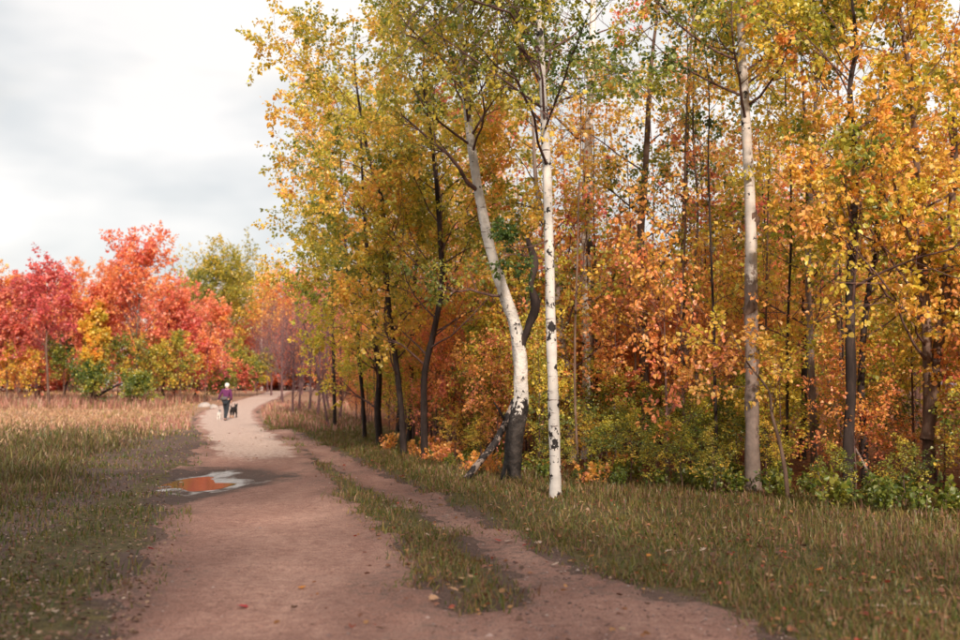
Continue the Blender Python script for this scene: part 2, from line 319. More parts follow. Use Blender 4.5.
def soil_mat(name, path):
    m, t, o = mat(name); k = t.links.new
    g = N(t, 'ShaderNodeNewGeometry')
    na = N(t, 'ShaderNodeTexNoise', {'Scale': .55, 'Detail': 5, 'Roughness': .6}); nb = N(t, 'ShaderNodeTexNoise', {'Scale': 9.0, 'Detail': 6, 'Roughness': .7}); nc = N(t, 'ShaderNodeTexNoise', {'Scale': 55.0, 'Detail': 4, 'Roughness': .7})
    mpl = N(t, 'ShaderNodeMapping', {'Scale': (1.4, .5, 1)}); k(g.outputs['Position'], mpl.inputs[0]); k(mpl.outputs[0], na.inputs[0])
    for n in (nb, nc): k(g.outputs['Position'], n.inputs[0])
    if path: c0 = ramp_node(t, [(.30, (.17, .088, .070)), (.47, (.32, .180, .145)), (.64, (.49, .305, .245))])
    else: c0 = ramp_node(t, [(.30, (.060, .040, .034)), (.5, (.115, .075, .063)), (.7, (.19, .125, .10))])
    s = N(t, 'ShaderNodeMath', operation='MULTIPLY_ADD'); s.inputs[1].default_value = .45; k(nb.outputs['Fac'], s.inputs[0])
    s2 = N(t, 'ShaderNodeMath', operation='MULTIPLY'); s2.inputs[1].default_value = .55; k(na.outputs['Fac'], s2.inputs[0]); k(s2.outputs[0], s.inputs[2]); k(s.outputs[0], c0.inputs[0])
    sp = ramp_node(t, [(.36, (.42, .40, .40)), (.5, (1, 1, 1)), (.68, (1.35, 1.3, 1.28))]); k(nc.outputs['Fac'], sp.inputs[0])
    mu = N(t, 'ShaderNodeMix', data_type='RGBA', blend_type='MULTIPLY'); mu.inputs['Factor'].default_value = .8; mu.inputs['A'].default_value = (1, 1, 1, 1); k(sp.outputs[0], mu.inputs['B'])
    last = c0; okey = 'Color'; b = N(t, 'ShaderNodeBsdfPrincipled', {'Roughness': .92, 'Specular IOR Level': .15})
    rough = None
    for an, c1, c2 in (('sunlit_far', (.42, .31, .265), (.62, .48, .42)), ('damp', (.075, .052, .046), (.135, .095, .083))) if path else (('turf', (.055, .048, .022), (.15, .115, .05)), ('dry', (.24, .145, .095), (.42, .26, .18)), ('wood', (.085, .032, .016), (.26, .10, .035))):
        at = N(t, 'ShaderNodeAttribute', attribute_name=an); cc = ramp_node(t, [(.35, c1), (.65, c2)]); k(nb.outputs['Fac'], cc.inputs[0])
        ad = N(t, 'ShaderNodeMath', operation='MULTIPLY_ADD'); ad.inputs[1].default_value = 1.1; k(nb.outputs['Fac'], ad.inputs[0]); k(at.outputs['Fac'], ad.inputs[2])
        mr = N(t, 'ShaderNodeMapRange', {'From Min': .9, 'From Max': 1.2}); k(ad.outputs[0], mr.inputs[0])
        m3 = N(t, 'ShaderNodeMix', data_type='RGBA'); k(mr.outputs[0], m3.inputs['Factor']); k(last.outputs[okey], m3.inputs['A']); k(cc.outputs[0], m3.inputs['B']); last = m3; okey = 'Result'
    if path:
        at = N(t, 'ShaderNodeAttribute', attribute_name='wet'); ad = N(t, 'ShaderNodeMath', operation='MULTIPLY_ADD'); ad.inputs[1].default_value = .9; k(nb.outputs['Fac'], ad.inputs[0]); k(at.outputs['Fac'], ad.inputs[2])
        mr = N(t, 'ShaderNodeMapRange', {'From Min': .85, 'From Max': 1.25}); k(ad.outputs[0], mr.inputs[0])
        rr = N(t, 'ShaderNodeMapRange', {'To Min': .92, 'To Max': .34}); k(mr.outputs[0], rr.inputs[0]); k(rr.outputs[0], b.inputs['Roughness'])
        ss = N(t, 'ShaderNodeMapRange', {'To Min': .15, 'To Max': 1.0}); k(mr.outputs[0], ss.inputs[0]); k(ss.outputs[0], b.inputs['Specular IOR Level']); wet_sheen_f = mr
    ba = N(t, 'ShaderNodeMath', operation='MULTIPLY_ADD'); ba.inputs[1].default_value = .35; k(nc.outputs['Fac'], ba.inputs[0]); k(nb.outputs['Fac'], ba.inputs[2])
    bp = N(t, 'ShaderNodeBump', {'Strength': .8, 'Distance': .05}); k(ba.outputs[0], bp.inputs['Height'])
    if path:
        bs = N(t, 'ShaderNodeMapRange', {'To Min': .8, 'To Max': .12}); k(wet_sheen_f.outputs[0], bs.inputs[0]); k(bs.outputs[0], bp.inputs['Strength']); k(bp.outputs[0], b.inputs['Normal'])
    fin = N(t, 'ShaderNodeMix', data_type='RGBA', blend_type='MULTIPLY'); fin.inputs['Factor'].default_value = 1.0
    if path:
        si = N(t, 'ShaderNodeMix', data_type='RGBA'); si.inputs['B'].default_value = (.31, .295, .29, 1); k(wet_sheen_f.outputs[0], si.inputs['Factor']); k(last.outputs['Result'], si.inputs['A']); last = si  # wet puddle rim paled: sky sheen painted into the base colour
    k(last.outputs['Result'], fin.inputs['A']); k(mu.outputs['Result'], fin.inputs['B'])
    k(fin.outputs['Result'], b.inputs['Base Color']); k(b.outputs[0], o.inputs[0]); return m
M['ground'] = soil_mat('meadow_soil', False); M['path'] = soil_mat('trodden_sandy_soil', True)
def plain(name, c, rough=.8, scale=40, var=.35, spec=.3, bump=0.0):
    m, t, o = mat(name); k = t.links.new; tcx = N(t, 'ShaderNodeTexCoord'); n = N(t, 'ShaderNodeTexNoise', {'Scale': scale, 'Detail': 4}); k(tcx.outputs['Object'], n.inputs[0])
    r = ramp_node(t, [(.3, tuple(x*(1-var) for x in c)), (.7, tuple(min(1, x*(1+var)) for x in c))]); k(n.outputs['Fac'], r.inputs[0])
    b = N(t, 'ShaderNodeBsdfPrincipled', {'Roughness': rough, 'Specular IOR Level': spec}); k(r.outputs[0], b.inputs['Base Color'])
    if bump:
        bp = N(t, 'ShaderNodeBump', {'Strength': bump, 'Distance': .02}); k(n.outputs['Fac'], bp.inputs['Height']); k(bp.outputs[0], b.inputs['Normal'])
    k(b.outputs[0], o.inputs[0]); return m

# ------------------------------------------------------------------ ground, path, trail, puddle
def axis(lo, hi, a, b, fine, grow):
    mid = np.arange(a, b, fine); up = [b]; s = fine
    while up[-1] < hi: s *= grow; up.append(up[-1]+s)
    dn = [a]; s = fine
    while dn[-1] > lo: s *= grow; dn.append(dn[-1]-s)
    return np.concatenate([np.array(dn[1:][::-1]), mid, np.array(up)])
xs = axis(-900, 900, -11, 9, .15, 1.08); ys = axis(-300, 1500, 5.5, 27, .15, 1.06)
gx, gy = np.meshgrid(xs, ys); X = gx.ravel(); Y = gy.ravel(); sdv = dirt(X, Y)
gz = ground_z(X, Y, sdv)
ny, nx = gx.shape
i, j = np.meshgrid(np.arange(ny-1), np.arange(nx-1), indexing='ij'); b0 = i*nx+j
FQ = np.stack([b0, b0+1, b0+nx+1, b0+nx], -1).reshape(-1, 4)
LFY = np.array([-20, 7, 11, 18, 31, 49, 75, 110]); LFX = np.array([-4.3, -4.9, -5.7, -7.0, -9.4, -13.2, -19.5, -24])
def left_field(x, y): return np.interp(y, LFY, LFX) - x          # >0 in the tall grass
wood = sstep(-.6, 1.2, X-edgeX(Y)+.8*fbm(X*.8, Y*.8, 31))
turf = np.where(X > -3-Y*.15, 1-sstep(-.5, .25, sdv+.5*fbm(X, Y, 41)), .08+.75*sstep(.2, 2.4, left_field(X, Y)+1.6*fbm(X*.6, Y*.6, 43))+.25*fbm(X*1.9, Y*1.9, 44))*(1-wood)
dry = sstep(28, 48, Y+6*fbm(X*.15, Y*.15, 47))*(1-wood)*sstep(-.3, .5, -sdv)
og = ob('ground', mesh_from('ground', np.stack([X, Y, gz], -1), FQ, M['ground'], None, True, {'turf': turf*.9, 'dry': dry*.9, 'wood': wood*.95})); tag(og, kind='structure')

def strip(name, poly, ylo, yhi, lift, ncol=56):
    ysr = [ylo]
    while ysr[-1] < yhi: ysr.append(ysr[-1] + min(.8, .09+.006*max(0, ysr[-1]-8)))
    ysr = np.array(ysr); n = len(poly); rows = []
    for yv in ysr:
        c = [poly[q][0]+(poly[(q+1) % n][0]-poly[q][0])*(yv-poly[q][1])/(poly[(q+1) % n][1]-poly[q][1]) for q in range(n) if (poly[q][1] > yv) != (poly[(q+1) % n][1] > yv)]
        rows.append((min(c), max(c)) if c else rows[-1])
    rows = np.array(rows); mg = .65
    X = (rows[:, :1]-mg) + (rows[:, 1:]-rows[:, :1]+2*mg)*np.linspace(0, 1, ncol)[None, :]; Y = np.repeat(ysr[:, None], ncol, 1)
    x = X.ravel(); y = Y.ravel(); s = poly_sd(poly, x, y) + .34*fbm(x*1.7, y*1.7, 61, 4) + .16*vnoise(x*9, y*9, 63)
    far = sstep(30, 60, y)
    z = ground_z(x, y) + (.016*vnoise(x*5.5, y*5.5, 65) + .008*vnoise(x*13, y*11, 66))*(1-far)*(1-.9*np.exp(-(((x-PUD[0])/1.0)**2+((y-PUD[1])/2.4)**2))) + (lift+.03*far)*1.0 - (.05+.08*far)*(1-sstep(-.22, .10, s))
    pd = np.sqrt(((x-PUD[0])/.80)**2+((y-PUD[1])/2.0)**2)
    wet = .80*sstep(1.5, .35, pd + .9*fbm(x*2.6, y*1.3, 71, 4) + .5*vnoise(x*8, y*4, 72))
    damp = np.clip(.45*(1-sstep(.0, .9, s+.5*fbm(x, y, 77)))*(1-far) + .7*sstep(2.3, 1.1, pd), 0, 1)
    sunlit_far = .95*sstep(19, 33, y+3*fbm(x*.5, y*.5, 81)+1.5*s)*sstep(-.1, .5, s) if name == 'path' else 0*y  # paler far stretch: sunlight on the path put into its colour
    nr = len(ysr); i, j = np.meshgrid(np.arange(nr-1), np.arange(ncol-1), indexing='ij'); b = i*ncol+j
    F = np.stack([b, b+1, b+ncol+1, b+ncol], -1).reshape(-1, 4)
    keep = (s[F] > -.6).any(1); F = F[keep]
    return tag(ob(name, mesh_from(name, np.stack([x, y, z], -1), F, M['path'], None, True, {'wet': wet, 'damp': damp, 'sunlit_far': sunlit_far})), kind='structure')
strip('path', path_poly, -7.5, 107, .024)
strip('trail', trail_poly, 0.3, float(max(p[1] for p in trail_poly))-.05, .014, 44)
# puddle: water lying in the hollow
m, t, o = mat('puddle_water'); b = N(t, 'ShaderNodeBsdfPrincipled', {'Base Color': (.05, .035, .03, 1), 'Roughness': .09, 'Specular IOR Level': .5, 'IOR': 1.33})
nw = N(t, 'ShaderNodeTexNoise', {'Scale': 7, 'Detail': 2}); bw = N(t, 'ShaderNodeBump', {'Strength': .04, 'Distance': .01}); t.links.new(nw.outputs['Fac'], bw.inputs['Height']); t.links.new(bw.outputs[0], b.inputs['Normal']); t.links.new(b.outputs[0], o.inputs[0]); M['water'] = m
pzl = float(ground_z(PUD[0], PUD[1])) + .024 + .012
a = np.linspace(0, 2*math.pi, 49)[:-1]; rr = 1+.22*vnoise(np.cos(a)*1.6+9, np.sin(a)*1.6+4, 7)
px_, py_ = PUD[0]-.02+.62*rr*np.cos(a), PUD[1]+1.5*rr*np.sin(a)
V = np.concatenate([[[PUD[0], PUD[1], pzl]], np.stack([px_, py_, np.full(48, pzl)], -1)]); F = np.array([[0, 1+q, 1+(q+1) % 48] for q in range(48)])
tag(ob('puddle', mesh_from('puddle', V, F, M['water'])), kind='structure')

# ------------------------------------------------------------------ trees
def gz1(x, y): return float(ground_z(np.array([x]), np.array([y]))[0])
QF = 1.0
def build_tree(name, label, cat, group, seed, trunk, rad, bark, height=None, nl=12, lt=(.3, .97), llen=2.6, lang=(.7, 1.3), lup=.12, k2=5, k3=4, q=9, leaf=.065,
               mean=.45, s1=.10, s2=.06, hgrad=0, hexa=True, custom=(), sides=12, branch_parts=True, droop=.45, lbark='twig', sink=.12, lump=.05, l2f=.45, l3=.45, flat=.7, nseg=40, fork=None, base=None, tl=.55, rmul=1.0):
    rng = np.random.default_rng(seed)
    if branch_parts and q > 3: q = int(q*(2.3 if seed in (11, 12, 21, 22, 23, 13) else 1.7)); leaf = leaf*.95; nl = int(nl*1.25)
    if branch_parts and np.asarray(trunk)[0][1] > 17: hexa = False; leaf = leaf*1.15
    trunk = np.asarray(trunk, float)
    if base is None: base = trunk[0].copy()
    p = trunk.copy(); p[0, 2] -= sink
    T = catmull(p, nseg); d = np.concatenate([[0], np.cumsum(np.linalg.norm(np.diff(T, axis=0), axis=1))]); d /= d[-1]
    R = np.interp(d, np.linspace(0, 1, len(rad)), rad)
    hgt = T[:, 2]-T[0, 2]; R = R*(.72 if seed in (12, 13, 21, 22, 23) else .80)*(1+.35*np.exp(-hgt/.14))*(1+lump*.8*fbm(hgt*1.7+seed, hgt*0+.5, seed))
    root = thing(name, label, cat, base, group)
    ac = Acc(); ac.add(*tubes(T[None], R[None], sides, lump=lump, rng=rng)); ob('trunk', ac.mesh('trunk', M[bark], True, base), root)
    stems = [(T, R)]
    if fork is not None:
        for fp, fr, fb in fork:
            Tf = catmull(np.asarray(fp, float), 20); Rf = np.interp(np.linspace(0, 1, 20), np.linspace(0, 1, len(fr)), fr)
            ac = Acc(); ac.add(*tubes(Tf[None], Rf[None], 9, lump=.15, rng=rng)); ob('fork', ac.mesh('fork', M[fb], True, base), root)
            if fr[-1] < .03: stems.append((Tf, Rf))
    P1s, R1s, L1s = [], [], []
    for si, (Ts, Rs) in enumerate(stems):
        k = nl if si == 0 else max(3, nl//2)
        tr = lt if si == 0 else (.35, .97)
        Pa, Ra, La, _ = spawn(rng, Ts[None], Rs[None], k, tr[0], tr[1], lang, llen, 8, lup, .13, .33, .85, tl=tl, rmin=.006)
        P1s.append(Pa); R1s.append(np.minimum(Ra, .05)); L1s.append(La)
    for cp, r0 in custom:
        c = catmull(np.asarray(cp, float), 8); c[1:-1] += .03*rng.standard_normal((6, 3)); P1s.append(c[None]); R1s.append((r0*(1-.8*np.linspace(0, 1, 8)))[None]); L1s.append(np.array([np.linalg.norm(c[-1]-c[0])]))
    P1 = np.concatenate(P1s); R1 = np.concatenate(R1s); L1 = np.concatenate(L1s)
    P2, R2, L2, i2 = spawn(rng, P1, R1, k2, .22, 1.0, (.45, 1.15), L1*l2f, 6, lup*.6, .16, .6, .8, rmin=.004)
    Pt = [P2[:, :, :]]
    P3, R3, L3, i3 = spawn(rng, P2, R2, k3, .15, 1.0, (.4, 1.2), np.clip(L2*.55, .2, l3*1.6), 4, .02, .2, .6, .7, rmin=.0025)
    R2 = R2*rmul; R3 = R3*rmul
    if branch_parts:
        for b in range(len(P1)):
            ac = Acc(); ac.add(*tubes(P1[b:b+1], R1[b:b+1], 6)); ob('branch', ac.mesh('branch', M[lbark], True, base), root)
        ac = Acc()
    else:
        ac = Acc(); ac.add(*tubes(P1, R1, 5))
    ac.add(*tubes(P2[:, [0, 2, 5]], R2[:, [0, 2, 5]], 3)); ac.add(*tubes(P3[:, [0, 3]], R3[:, [0, 3]]*.9, 3)); tag(ob('twigs', ac.mesh('twigs', M[lbark], False, base), root), kind='stuff')
    if q:
        zr = (P1[:, -1, 2]-T[0, 2])/max(1e-3, hgt[-1])
        b1 = s1*rng.standard_normal(len(P1)) + hgrad*(zr-.5)
        b2 = b1[i2] + .5*s1*rng.standard_normal(len(P2)); b3 = b2[i3]
        ac = Acc(); ac.add(*leaves_on(rng, P3, L3, b3, q, leaf, mean, s2, hexa, droop, flat=flat))
        ac.add(*leaves_on(rng, P2, L2, b2, max(1, q//2), leaf, mean, s2, hexa, droop, tmin=.4, flat=flat))
        ob('crown', ac.mesh('crown', M['leaf'], False, base), root)
    return root
def up_from(pts, Y, extra=None):                   # trunk axis as points at the tree's own distance
    r = [P(x, y, Y) for x, y in pts]; r[0][2] = gz1(r[0][0], r[0][1])
    if extra: r += [np.array(r[-1])+np.array(e)*[1, 1, .6 if Y > 20 else .45] for e in extra]
    return np.array(r)

# the birches
Yb = float(G(555, 497)[1])
build_tree('white_birch', 'straight chalk-white birch with black scars, standing clear at the grass edge', 'tree', None, 11,
    up_from([(556,497),(554,420),(551,330),(549,240),(547,170),(543,90),(538,0)], Yb, [(-.1, 0, 2.2), (-.25, .1, 5.0)]), [.105, .098, .09, .084, .076, .062, .035, .01], 'birch',
    nl=30, lt=(.56, .97), llen=2.4, mean=.19, s1=.09, leaf=.062, k2=6, k3=4, q=9,
    custom=[([P(547,165,Yb), P(530,110,Yb-1.5), P(505,70,Yb-3), P(470,40,Yb-4.2)], .022), ([P(545,130,Yb), P(560,90,Yb-1.2), P(575,50,Yb-2.6), P(590,10,Yb-3.6)], .02),
            ([P(540,50,Yb), P(500,10,Yb-2), P(440,-5,Yb-3.6), P(400,40,Yb-4.6)], .022),
            ([P(549,240,Yb), P(535,243,Yb-.3), P(515,246,Yb-.5), P(508,247,Yb-.6)], .013)])
Yl = float(G(513, 479)[1])
build_tree('leaning_birch', 'crooked white birch with blackened base and dead snag fork', 'tree', None, 12,
    up_from([(511,479),(514,440),(521,402),(520,360),(516,330),(505,296),(492,255),(481,205),(472,150),(464,80),(460,0)], Yl, [(.1, 0, 2.0), (.3, .2, 4.5)]),
    [.215, .20, .175, .148, .134, .12, .11, .098, .085, .07, .05, .03, .01], 'birch_black', lump=.09, nl=26, lt=(.66, .97), llen=2.6, mean=.26, s1=.09, leaf=.065, k2=6, k3=4, q=9, sides=14,
    custom=[([P(480,192,Yl), P(462,172,Yl-.3), P(440,150,Yl-.6), P(415,125,Yl-.7), P(397,104,Yl-.8)], .042), ([P(500,296,Yl), P(475,291,Yl-.2), P(450,290,Yl-.3), P(420,286,Yl-.4)], .028)],
    fork=[([P(519,352,Yl), P(527,330,Yl-.05), P(536,305,Yl-.1), P(531,285,Yl-.12), P(535,262,Yl-.1), P(527,238,Yl-.1)], [.075, .065, .08, .05, .066, .032], 'dark_bark')])
Yg = float(G(753, 492)[1])
build_tree('grey_birch', 'tall stout birch, grey-brown and barkless below, pale above, with knots', 'tree', None, 13,
    up_from([(753,492),(752,430),(752,370),(751,310),(751,250),(750,200),(747,140),(743,70),(739,0)], Yg, [(-.1, 0, 2.0), (-.2, .1, 5.0)]),
    [.16, .148, .14, .135, .122, .11, .098, .082, .066, .04, .012], 'birch_grey', nl=17, lt=(.62, .97), llen=2.7, mean=.16, s1=.13, leaf=.068, k2=6, k3=4, q=9, sides=16, lump=.06)
# two knots on it
gb = [o for o in COL.objects if o.name.startswith('grey_birch')][0]
def knot(px, py, Y, r, parent, m='dark_bark', seed=1):
    rng = np.random.default_rng(seed); c = P(px, py, Y); k = catmull([c+np.array([-.02, 0, -.22])*r/.09, c+np.array([0, -.05, -.05])*r/.09, c+np.array([0, -.06, .03])*r/.09, c+np.array([.02, 0, .2])*r/.09], 7)
    ac = Acc(); ac.add(*tubes(k[None], (r*np.array([.35, .8, 1.05, 1.1, 1.0, .75, .3]))[None], 9, lump=.22, rng=rng)); ob('knot', ac.mesh('knot', M[m], True, np.array(parent.location)), [c for c in parent.children if c.name.startswith('trunk')][0])
knot(749, 308, Yg+.04, .095, gb, 'brown_bark', 3); knot(752, 218, Yg+.045, .08, gb, 'brown_bark', 4)
Yp = 22.5
bpt = up_from([(586,458),(587,400),(587,345),(586,280),(586,210),(589,130),(592,40),(594,-20)], Yp, [(.1, 0, 3)])
build_tree('pale_birch', 'pale birch trunk behind the leaves, black bruises halfway up', 'tree', None, 14, bpt, [.135, .13, .125, .12, .115, .10, .085, .06, .02], 'birch_far',
    nl=9, lt=(.6, .97), llen=2.2, mean=.2, s1=.1, leaf=.07, k2=5, k3=4, q=8)
pb = [o for o in COL.objects if o.name.startswith('pale_birch')][0]; knot(589, 246, Yp-.08, .075, pb, 'dark_bark', 7); knot(588, 206, Yp-.08, .07, pb, 'dark_bark', 8)
# dark trunks along the path
def T_(nm, lab, seed, pts, rad, bark, extra, **k):
    Yt = float(G(*pts[0])[1]) if 'Y' not in k else k.pop('Y')
    k.setdefault('group', None)
    return build_tree(nm, lab, 'tree', k.pop('group'), seed, up_from(pts, Yt, extra), rad, bark, **k)
T_('oak_tree', 'dark bent trunk beside the trail, curving right as it rises', 21, [(425,461),(424,410),(425,372),(433,335),(440,300),(442,270),(440,235),(437,190)], [.105, .098, .092, .085, .075, .06, .045, .03, .01], 'dark_bark', [(-.1, 0, 1.5), (-.3, 0, 4), (-.2, 0, 6.5)],
   nl=26, lt=(.2, .97), llen=2.7, mean=.30, s1=.09, leaf=.085, k2=6, k3=4, q=9)
T_('slanting_oak', 'dark slim trunk leaning left beside the trail', 22, [(404,456),(402,420),(397,370),(391,325),(387,285),(384,240),(382,200)], [.10, .092, .085, .078, .066, .05, .032, .01], 'dark_bark', [(-.3, 0, 1.6), (-.6, 0, 4.4), (-.7, 0, 7)],
   nl=26, lt=(.2, .97), llen=2.8, mean=.31, s1=.1, leaf=.085, k2=6, k3=4, q=9)
T_('short_oak', 'dark trunk wrapped in yellow-green shoots beside the trail', 23, [(380,447),(378,410),(379,375),(375,340),(372,300),(368,260)], [.12, .11, .095, .085, .07, .05, .03, .01], 'dark_bark', [(-.1, 0, 2), (-.2, 0, 5), (-.2, 0, 7.5)],
   nl=18, lt=(.12, .97), llen=2.3, mean=.31, s1=.08, leaf=.085, k2=6, k3=4, q=8)
T_('slender_maple', 'thin crooked dark trunk with amber leaves beside the path', 24, [(365,441),(363,400),(359,360),(357,325),(350,290),(346,250)], [.075, .07, .062, .055, .045, .03, .015, .008], 'dark_bark', [(-.1, 0, 2.4), (-.2, 0, 5.4), (-.1, 0, 7.5)],
   nl=22, lt=(.3, .97), llen=2.6, mean=.32, s1=.10, leaf=.09, k2=6, k3=4, q=9)
T_('straight_maple', 'straight thin dark trunk at the path bend, orange-yellow leaves high up', 25, [(335,429),(334,380),(333,330),(333,280),(332,230),(334,180)], [.085, .08, .072, .062, .05, .036, .018, .008], 'dark_bark', [(.1, 0, 2.4), (.1, 0, 5)],
   nl=24, lt=(.36, .97), llen=2.7, mean=.43, s1=.10, leaf=.10, k2=6, k3=4, q=9)
T_('bare_maple', 'thin forked trunk leaning left over the path bend, nearly bare', 26, [(329,428),(321,385),(311,345),(300,315),(287,292)], [.06, .05, .042, .03, .016, .008], 'mauve_twig', [(-.6, 0, .6)],
   nl=12, lt=(.35, .97), llen=2.2, mean=.5, s1=.06, leaf=.09, k2=6, k3=5, q=1, lbark='mauve_twig')
# trunks inside the wood
T_('brown_maple', 'brown trunk with flaking bark among orange leaves', 31, [(645,461),(645,410),(644,350),(642,290),(641,230),(646,160),(650,80)], [.13, .122, .112, .10, .085, .065, .04, .012], 'brown_bark', [(.1, 0, 1.5), (.3, 0, 4.0)],
   nl=9, lt=(.32, .97), llen=2.4, mean=.62, s1=.12, leaf=.08, k2=5, k3=4, q=8)
T_('dark_maple', 'near-black trunk with rough bark among amber leaves', 32, [(849,501),(848,450),(851,390),(850,320),(852,250),(855,170),(850,90)], [.095, .09, .085, .08, .07, .055, .035, .012], 'dark_bark', [(.1, 0, 1.5), (.0, 0, 4)],
   nl=17, lt=(.38, .97), llen=2.3, mean=.41, s1=.15, leaf=.08, k2=6, k3=4, q=9)
T_('twin_maple', 'brown twin trunk forking low among amber leaves', 33, [(927,497),(928,450),(928,390),(926,320),(922,250),(917,170),(911,80)], [.10, .092, .085, .075, .06, .05, .035, .012], 'brown_bark', [(-.1, 0, 1.5), (-.2, 0, 4)],
   nl=18, lt=(.28, .97), llen=2.4, mean=.48, s1=.11, leaf=.08, k2=6, k3=4, q=8,
   fork=[([P(927,440,15.2), P(934,380,15.3), P(943,310,15.4), P(950,240,15.5), P(954,150,15.6), P(956,40,15.6)], [.09, .085, .075, .06, .045, .02], 'brown_bark')])
T_('second_maple', 'dark companion trunk close beside the near-black one', 34, [(866,494),(864,440),(861,380),(866,310),(875,250),(880,180),(884,90)], [.07, .066, .06, .05, .042, .03, .02, .008], 'dark_bark', [(.2, 0, 2), (.3, 0, 4)],
   nl=15, lt=(.30, .97), llen=2.3, mean=.45, s1=.12, leaf=.08, k2=5, k3=4, q=8)
T_('slant_birch', 'brownish birch trunk leaning left, right behind the white birch', 35, [(574,463),(571,420),(567,380),(562,345),(557,300),(552,250)], [.125, .115, .105, .09, .07, .05, .02], 'grey_bark', [(-.3, 0, 2), (-.4, 0, 5)],
   nl=13, lt=(.3, .97), llen=2.3, mean=.46, s1=.12, leaf=.075, k2=5, k3=4, q=8)
T_('young_maple', 'thin sapling stem leaning left by the stout grey birch', 36, [(789,501),(785,470),(779,440),(772,415),(768,390)], [.04, .036, .03, .024, .014, .006], 'brown_bark', [(-.3, 0, .9), (-.5, 0, 1.8)],
   nl=7, lt=(.5, .97), llen=1.0, mean=.55, s1=.08, leaf=.075, k2=4, k3=3, q=4)
T_('green_maple', 'slender maple with dark green leaves amid the orange wood', 37, [(688,458),(687,400),(685,330),(683,260),(686,170),(690,60)], [.085, .08, .072, .06, .045, .03, .01], 'brown_bark', [(.1, 0, 2), (.1, 0, 4)],
   nl=20, lt=(.25, .97), llen=2.3, mean=.13, s1=.07, leaf=.08, k2=6, k3=4, q=9)
T_('golden_maple', 'grey-stemmed maple with yellow-green leaves beyond the dark trunks', 38, [(815,470),(813,410),(810,340),(808,260),(812,170),(818,60)], [.085, .08, .072, .06, .045, .03, .01], 'grey_bark', [(.1, 0, 2), (.1, 0, 4)],
   nl=20, lt=(.25, .97), llen=2.6, mean=.38, s1=.14, leaf=.08, k2=6, k3=4, q=9)

# ------------------------------------------------------------------ the wood behind: copies of a few kinds
def straight(h, rng, lean=.05):
    n = 7; z = np.linspace(0, h, n); w = np.cumsum(rng.standard_normal((n, 2))*lean*h/n, 0); w[0] = 0
    return np.column_stack([w[:, 0], w[:, 1], z])
protos = {}
def proto(key, name, label, group, seed, h, rad, bark, **k):
    rng = np.random.default_rng(seed+500)
    protos[key] = [build_tree(name, label, 'tree' if 'shrub' not in name else 'shrub', group, seed, straight(h, rng), rad, bark, branch_parts=False, sides=7, nseg=22, **k), False]
heroes = []
WORDS = {'white_birch': 'the straight white birch', 'leaning_birch': 'the crooked birch with blackened base', 'grey_birch': 'the stout grey birch', 'pale_birch': 'the pale birch with black bruises', 'oak_tree': 'the bent dark trunk', 'slanting_oak': 'the slim left-leaning trunk',
  'short_oak': 'the trunk wrapped in shoots', 'slender_maple': 'the thin crooked dark trunk', 'straight_maple': 'the straight thin trunk', 'bare_maple': 'the nearly bare forked trunk', 'brown_maple': 'the brown flaking trunk', 'dark_maple': 'the near-black trunk', 'twin_maple': 'the brown twin trunk', 'green_maple': 'the dark green maple', 'golden_maple': 'the yellow-green maple'}
def near_label(lab, x, y, s):
    if not heroes: heroes.extend((o.location[0], o.location[1], WORDS[o.name]) for o in COL.objects if o.name in WORDS)
    d, w = min(((a-x)**2+(b-y)**2, w) for a, b, w in heroes); d = d**.5
    size = 'small ' if s < .75 else 'tall ' if s > 1.12 else ''
    return size + (lab.replace(' in the undergrowth of the wood', '').replace(' deep in the wood', '')) + (' close by ' if d < 2.2 else ' some steps from ' if d < 5 else ' well behind ') + w
edge_trunks = []
def crowded(x, y, gap=.55):
    if not edge_trunks: edge_trunks.extend((o.location[0], o.location[1]) for o in COL.objects if o.name in WORDS)
    return any(y < b+.5 and y > b-4.5 and abs(x-a*y/b) < gap for a, b in edge_trunks)
def put(key, x, y, rz, s, label=None, auto=True):
    if auto:
        lab0 = protos[key][0].get('label0') or protos[key][0]['label']; protos[key][0]['label0'] = lab0
        label = near_label(lab0, x, y, s[2] if hasattr(s, '__len__') else s)
    o, used = protos[key]; loc = (x, y, gz1(x, y))
    if not used:
        o.location = loc; o.rotation_euler = (0, 0, rz); o.scale = s if hasattr(s, '__len__') else (s,)*3; protos[key][1] = True; o['label'] = label; return o
    return copy_tree(o, loc, rz, s, None, label)
R_ = [.12, .105, .09, .07, .045, .012]
proto('orange', 'orange_tree', 'slender orange-leaved tree deep in the wood', 'orange trees of the wood', 101, 13, R_, 'brown_bark', nl=22, lt=(.28, .98), llen=2.6, mean=.64, s1=.07, leaf=.125, k2=5, k3=4, q=8, hexa=False)
proto('amber', 'amber_tree', 'slender amber-leaved tree deep in the wood', 'amber trees of the wood', 102, 12, R_, 'brown_bark', nl=22, lt=(.25, .98), llen=2.7, mean=.53, s1=.08, leaf=.125, k2=5, k3=4, q=8, hexa=False)
proto('gold', 'golden_tree', 'slender yellow-leaved tree deep in the wood', 'yellow trees of the wood', 103, 12, R_, 'dark_bark', nl=22, lt=(.25, .98), llen=2.7, mean=.33, s1=.09, leaf=.125, k2=5, k3=4, q=8, hexa=False)
proto('green', 'green_tree', 'slender green-leaved tree deep in the wood', 'green trees of the wood', 104, 13, R_, 'brown_bark', nl=20, lt=(.35, .98), llen=2.6, mean=.16, s1=.07, leaf=.125, k2=5, k3=4, q=8, hexa=False)
proto('pole', 'thin_tree', 'thin brown tree with few orange leaves deep in the wood', 'thin half-bare trees of the wood', 105, 14, [.09, .08, .07, .055, .035, .01], 'brown_bark', nl=16, lt=(.4, .98), llen=2.2, mean=.66, s1=.06, leaf=.14, k2=4, k3=4, q=3, hexa=False)
S_ = [.035, .03, .025, .018, .01, .004]
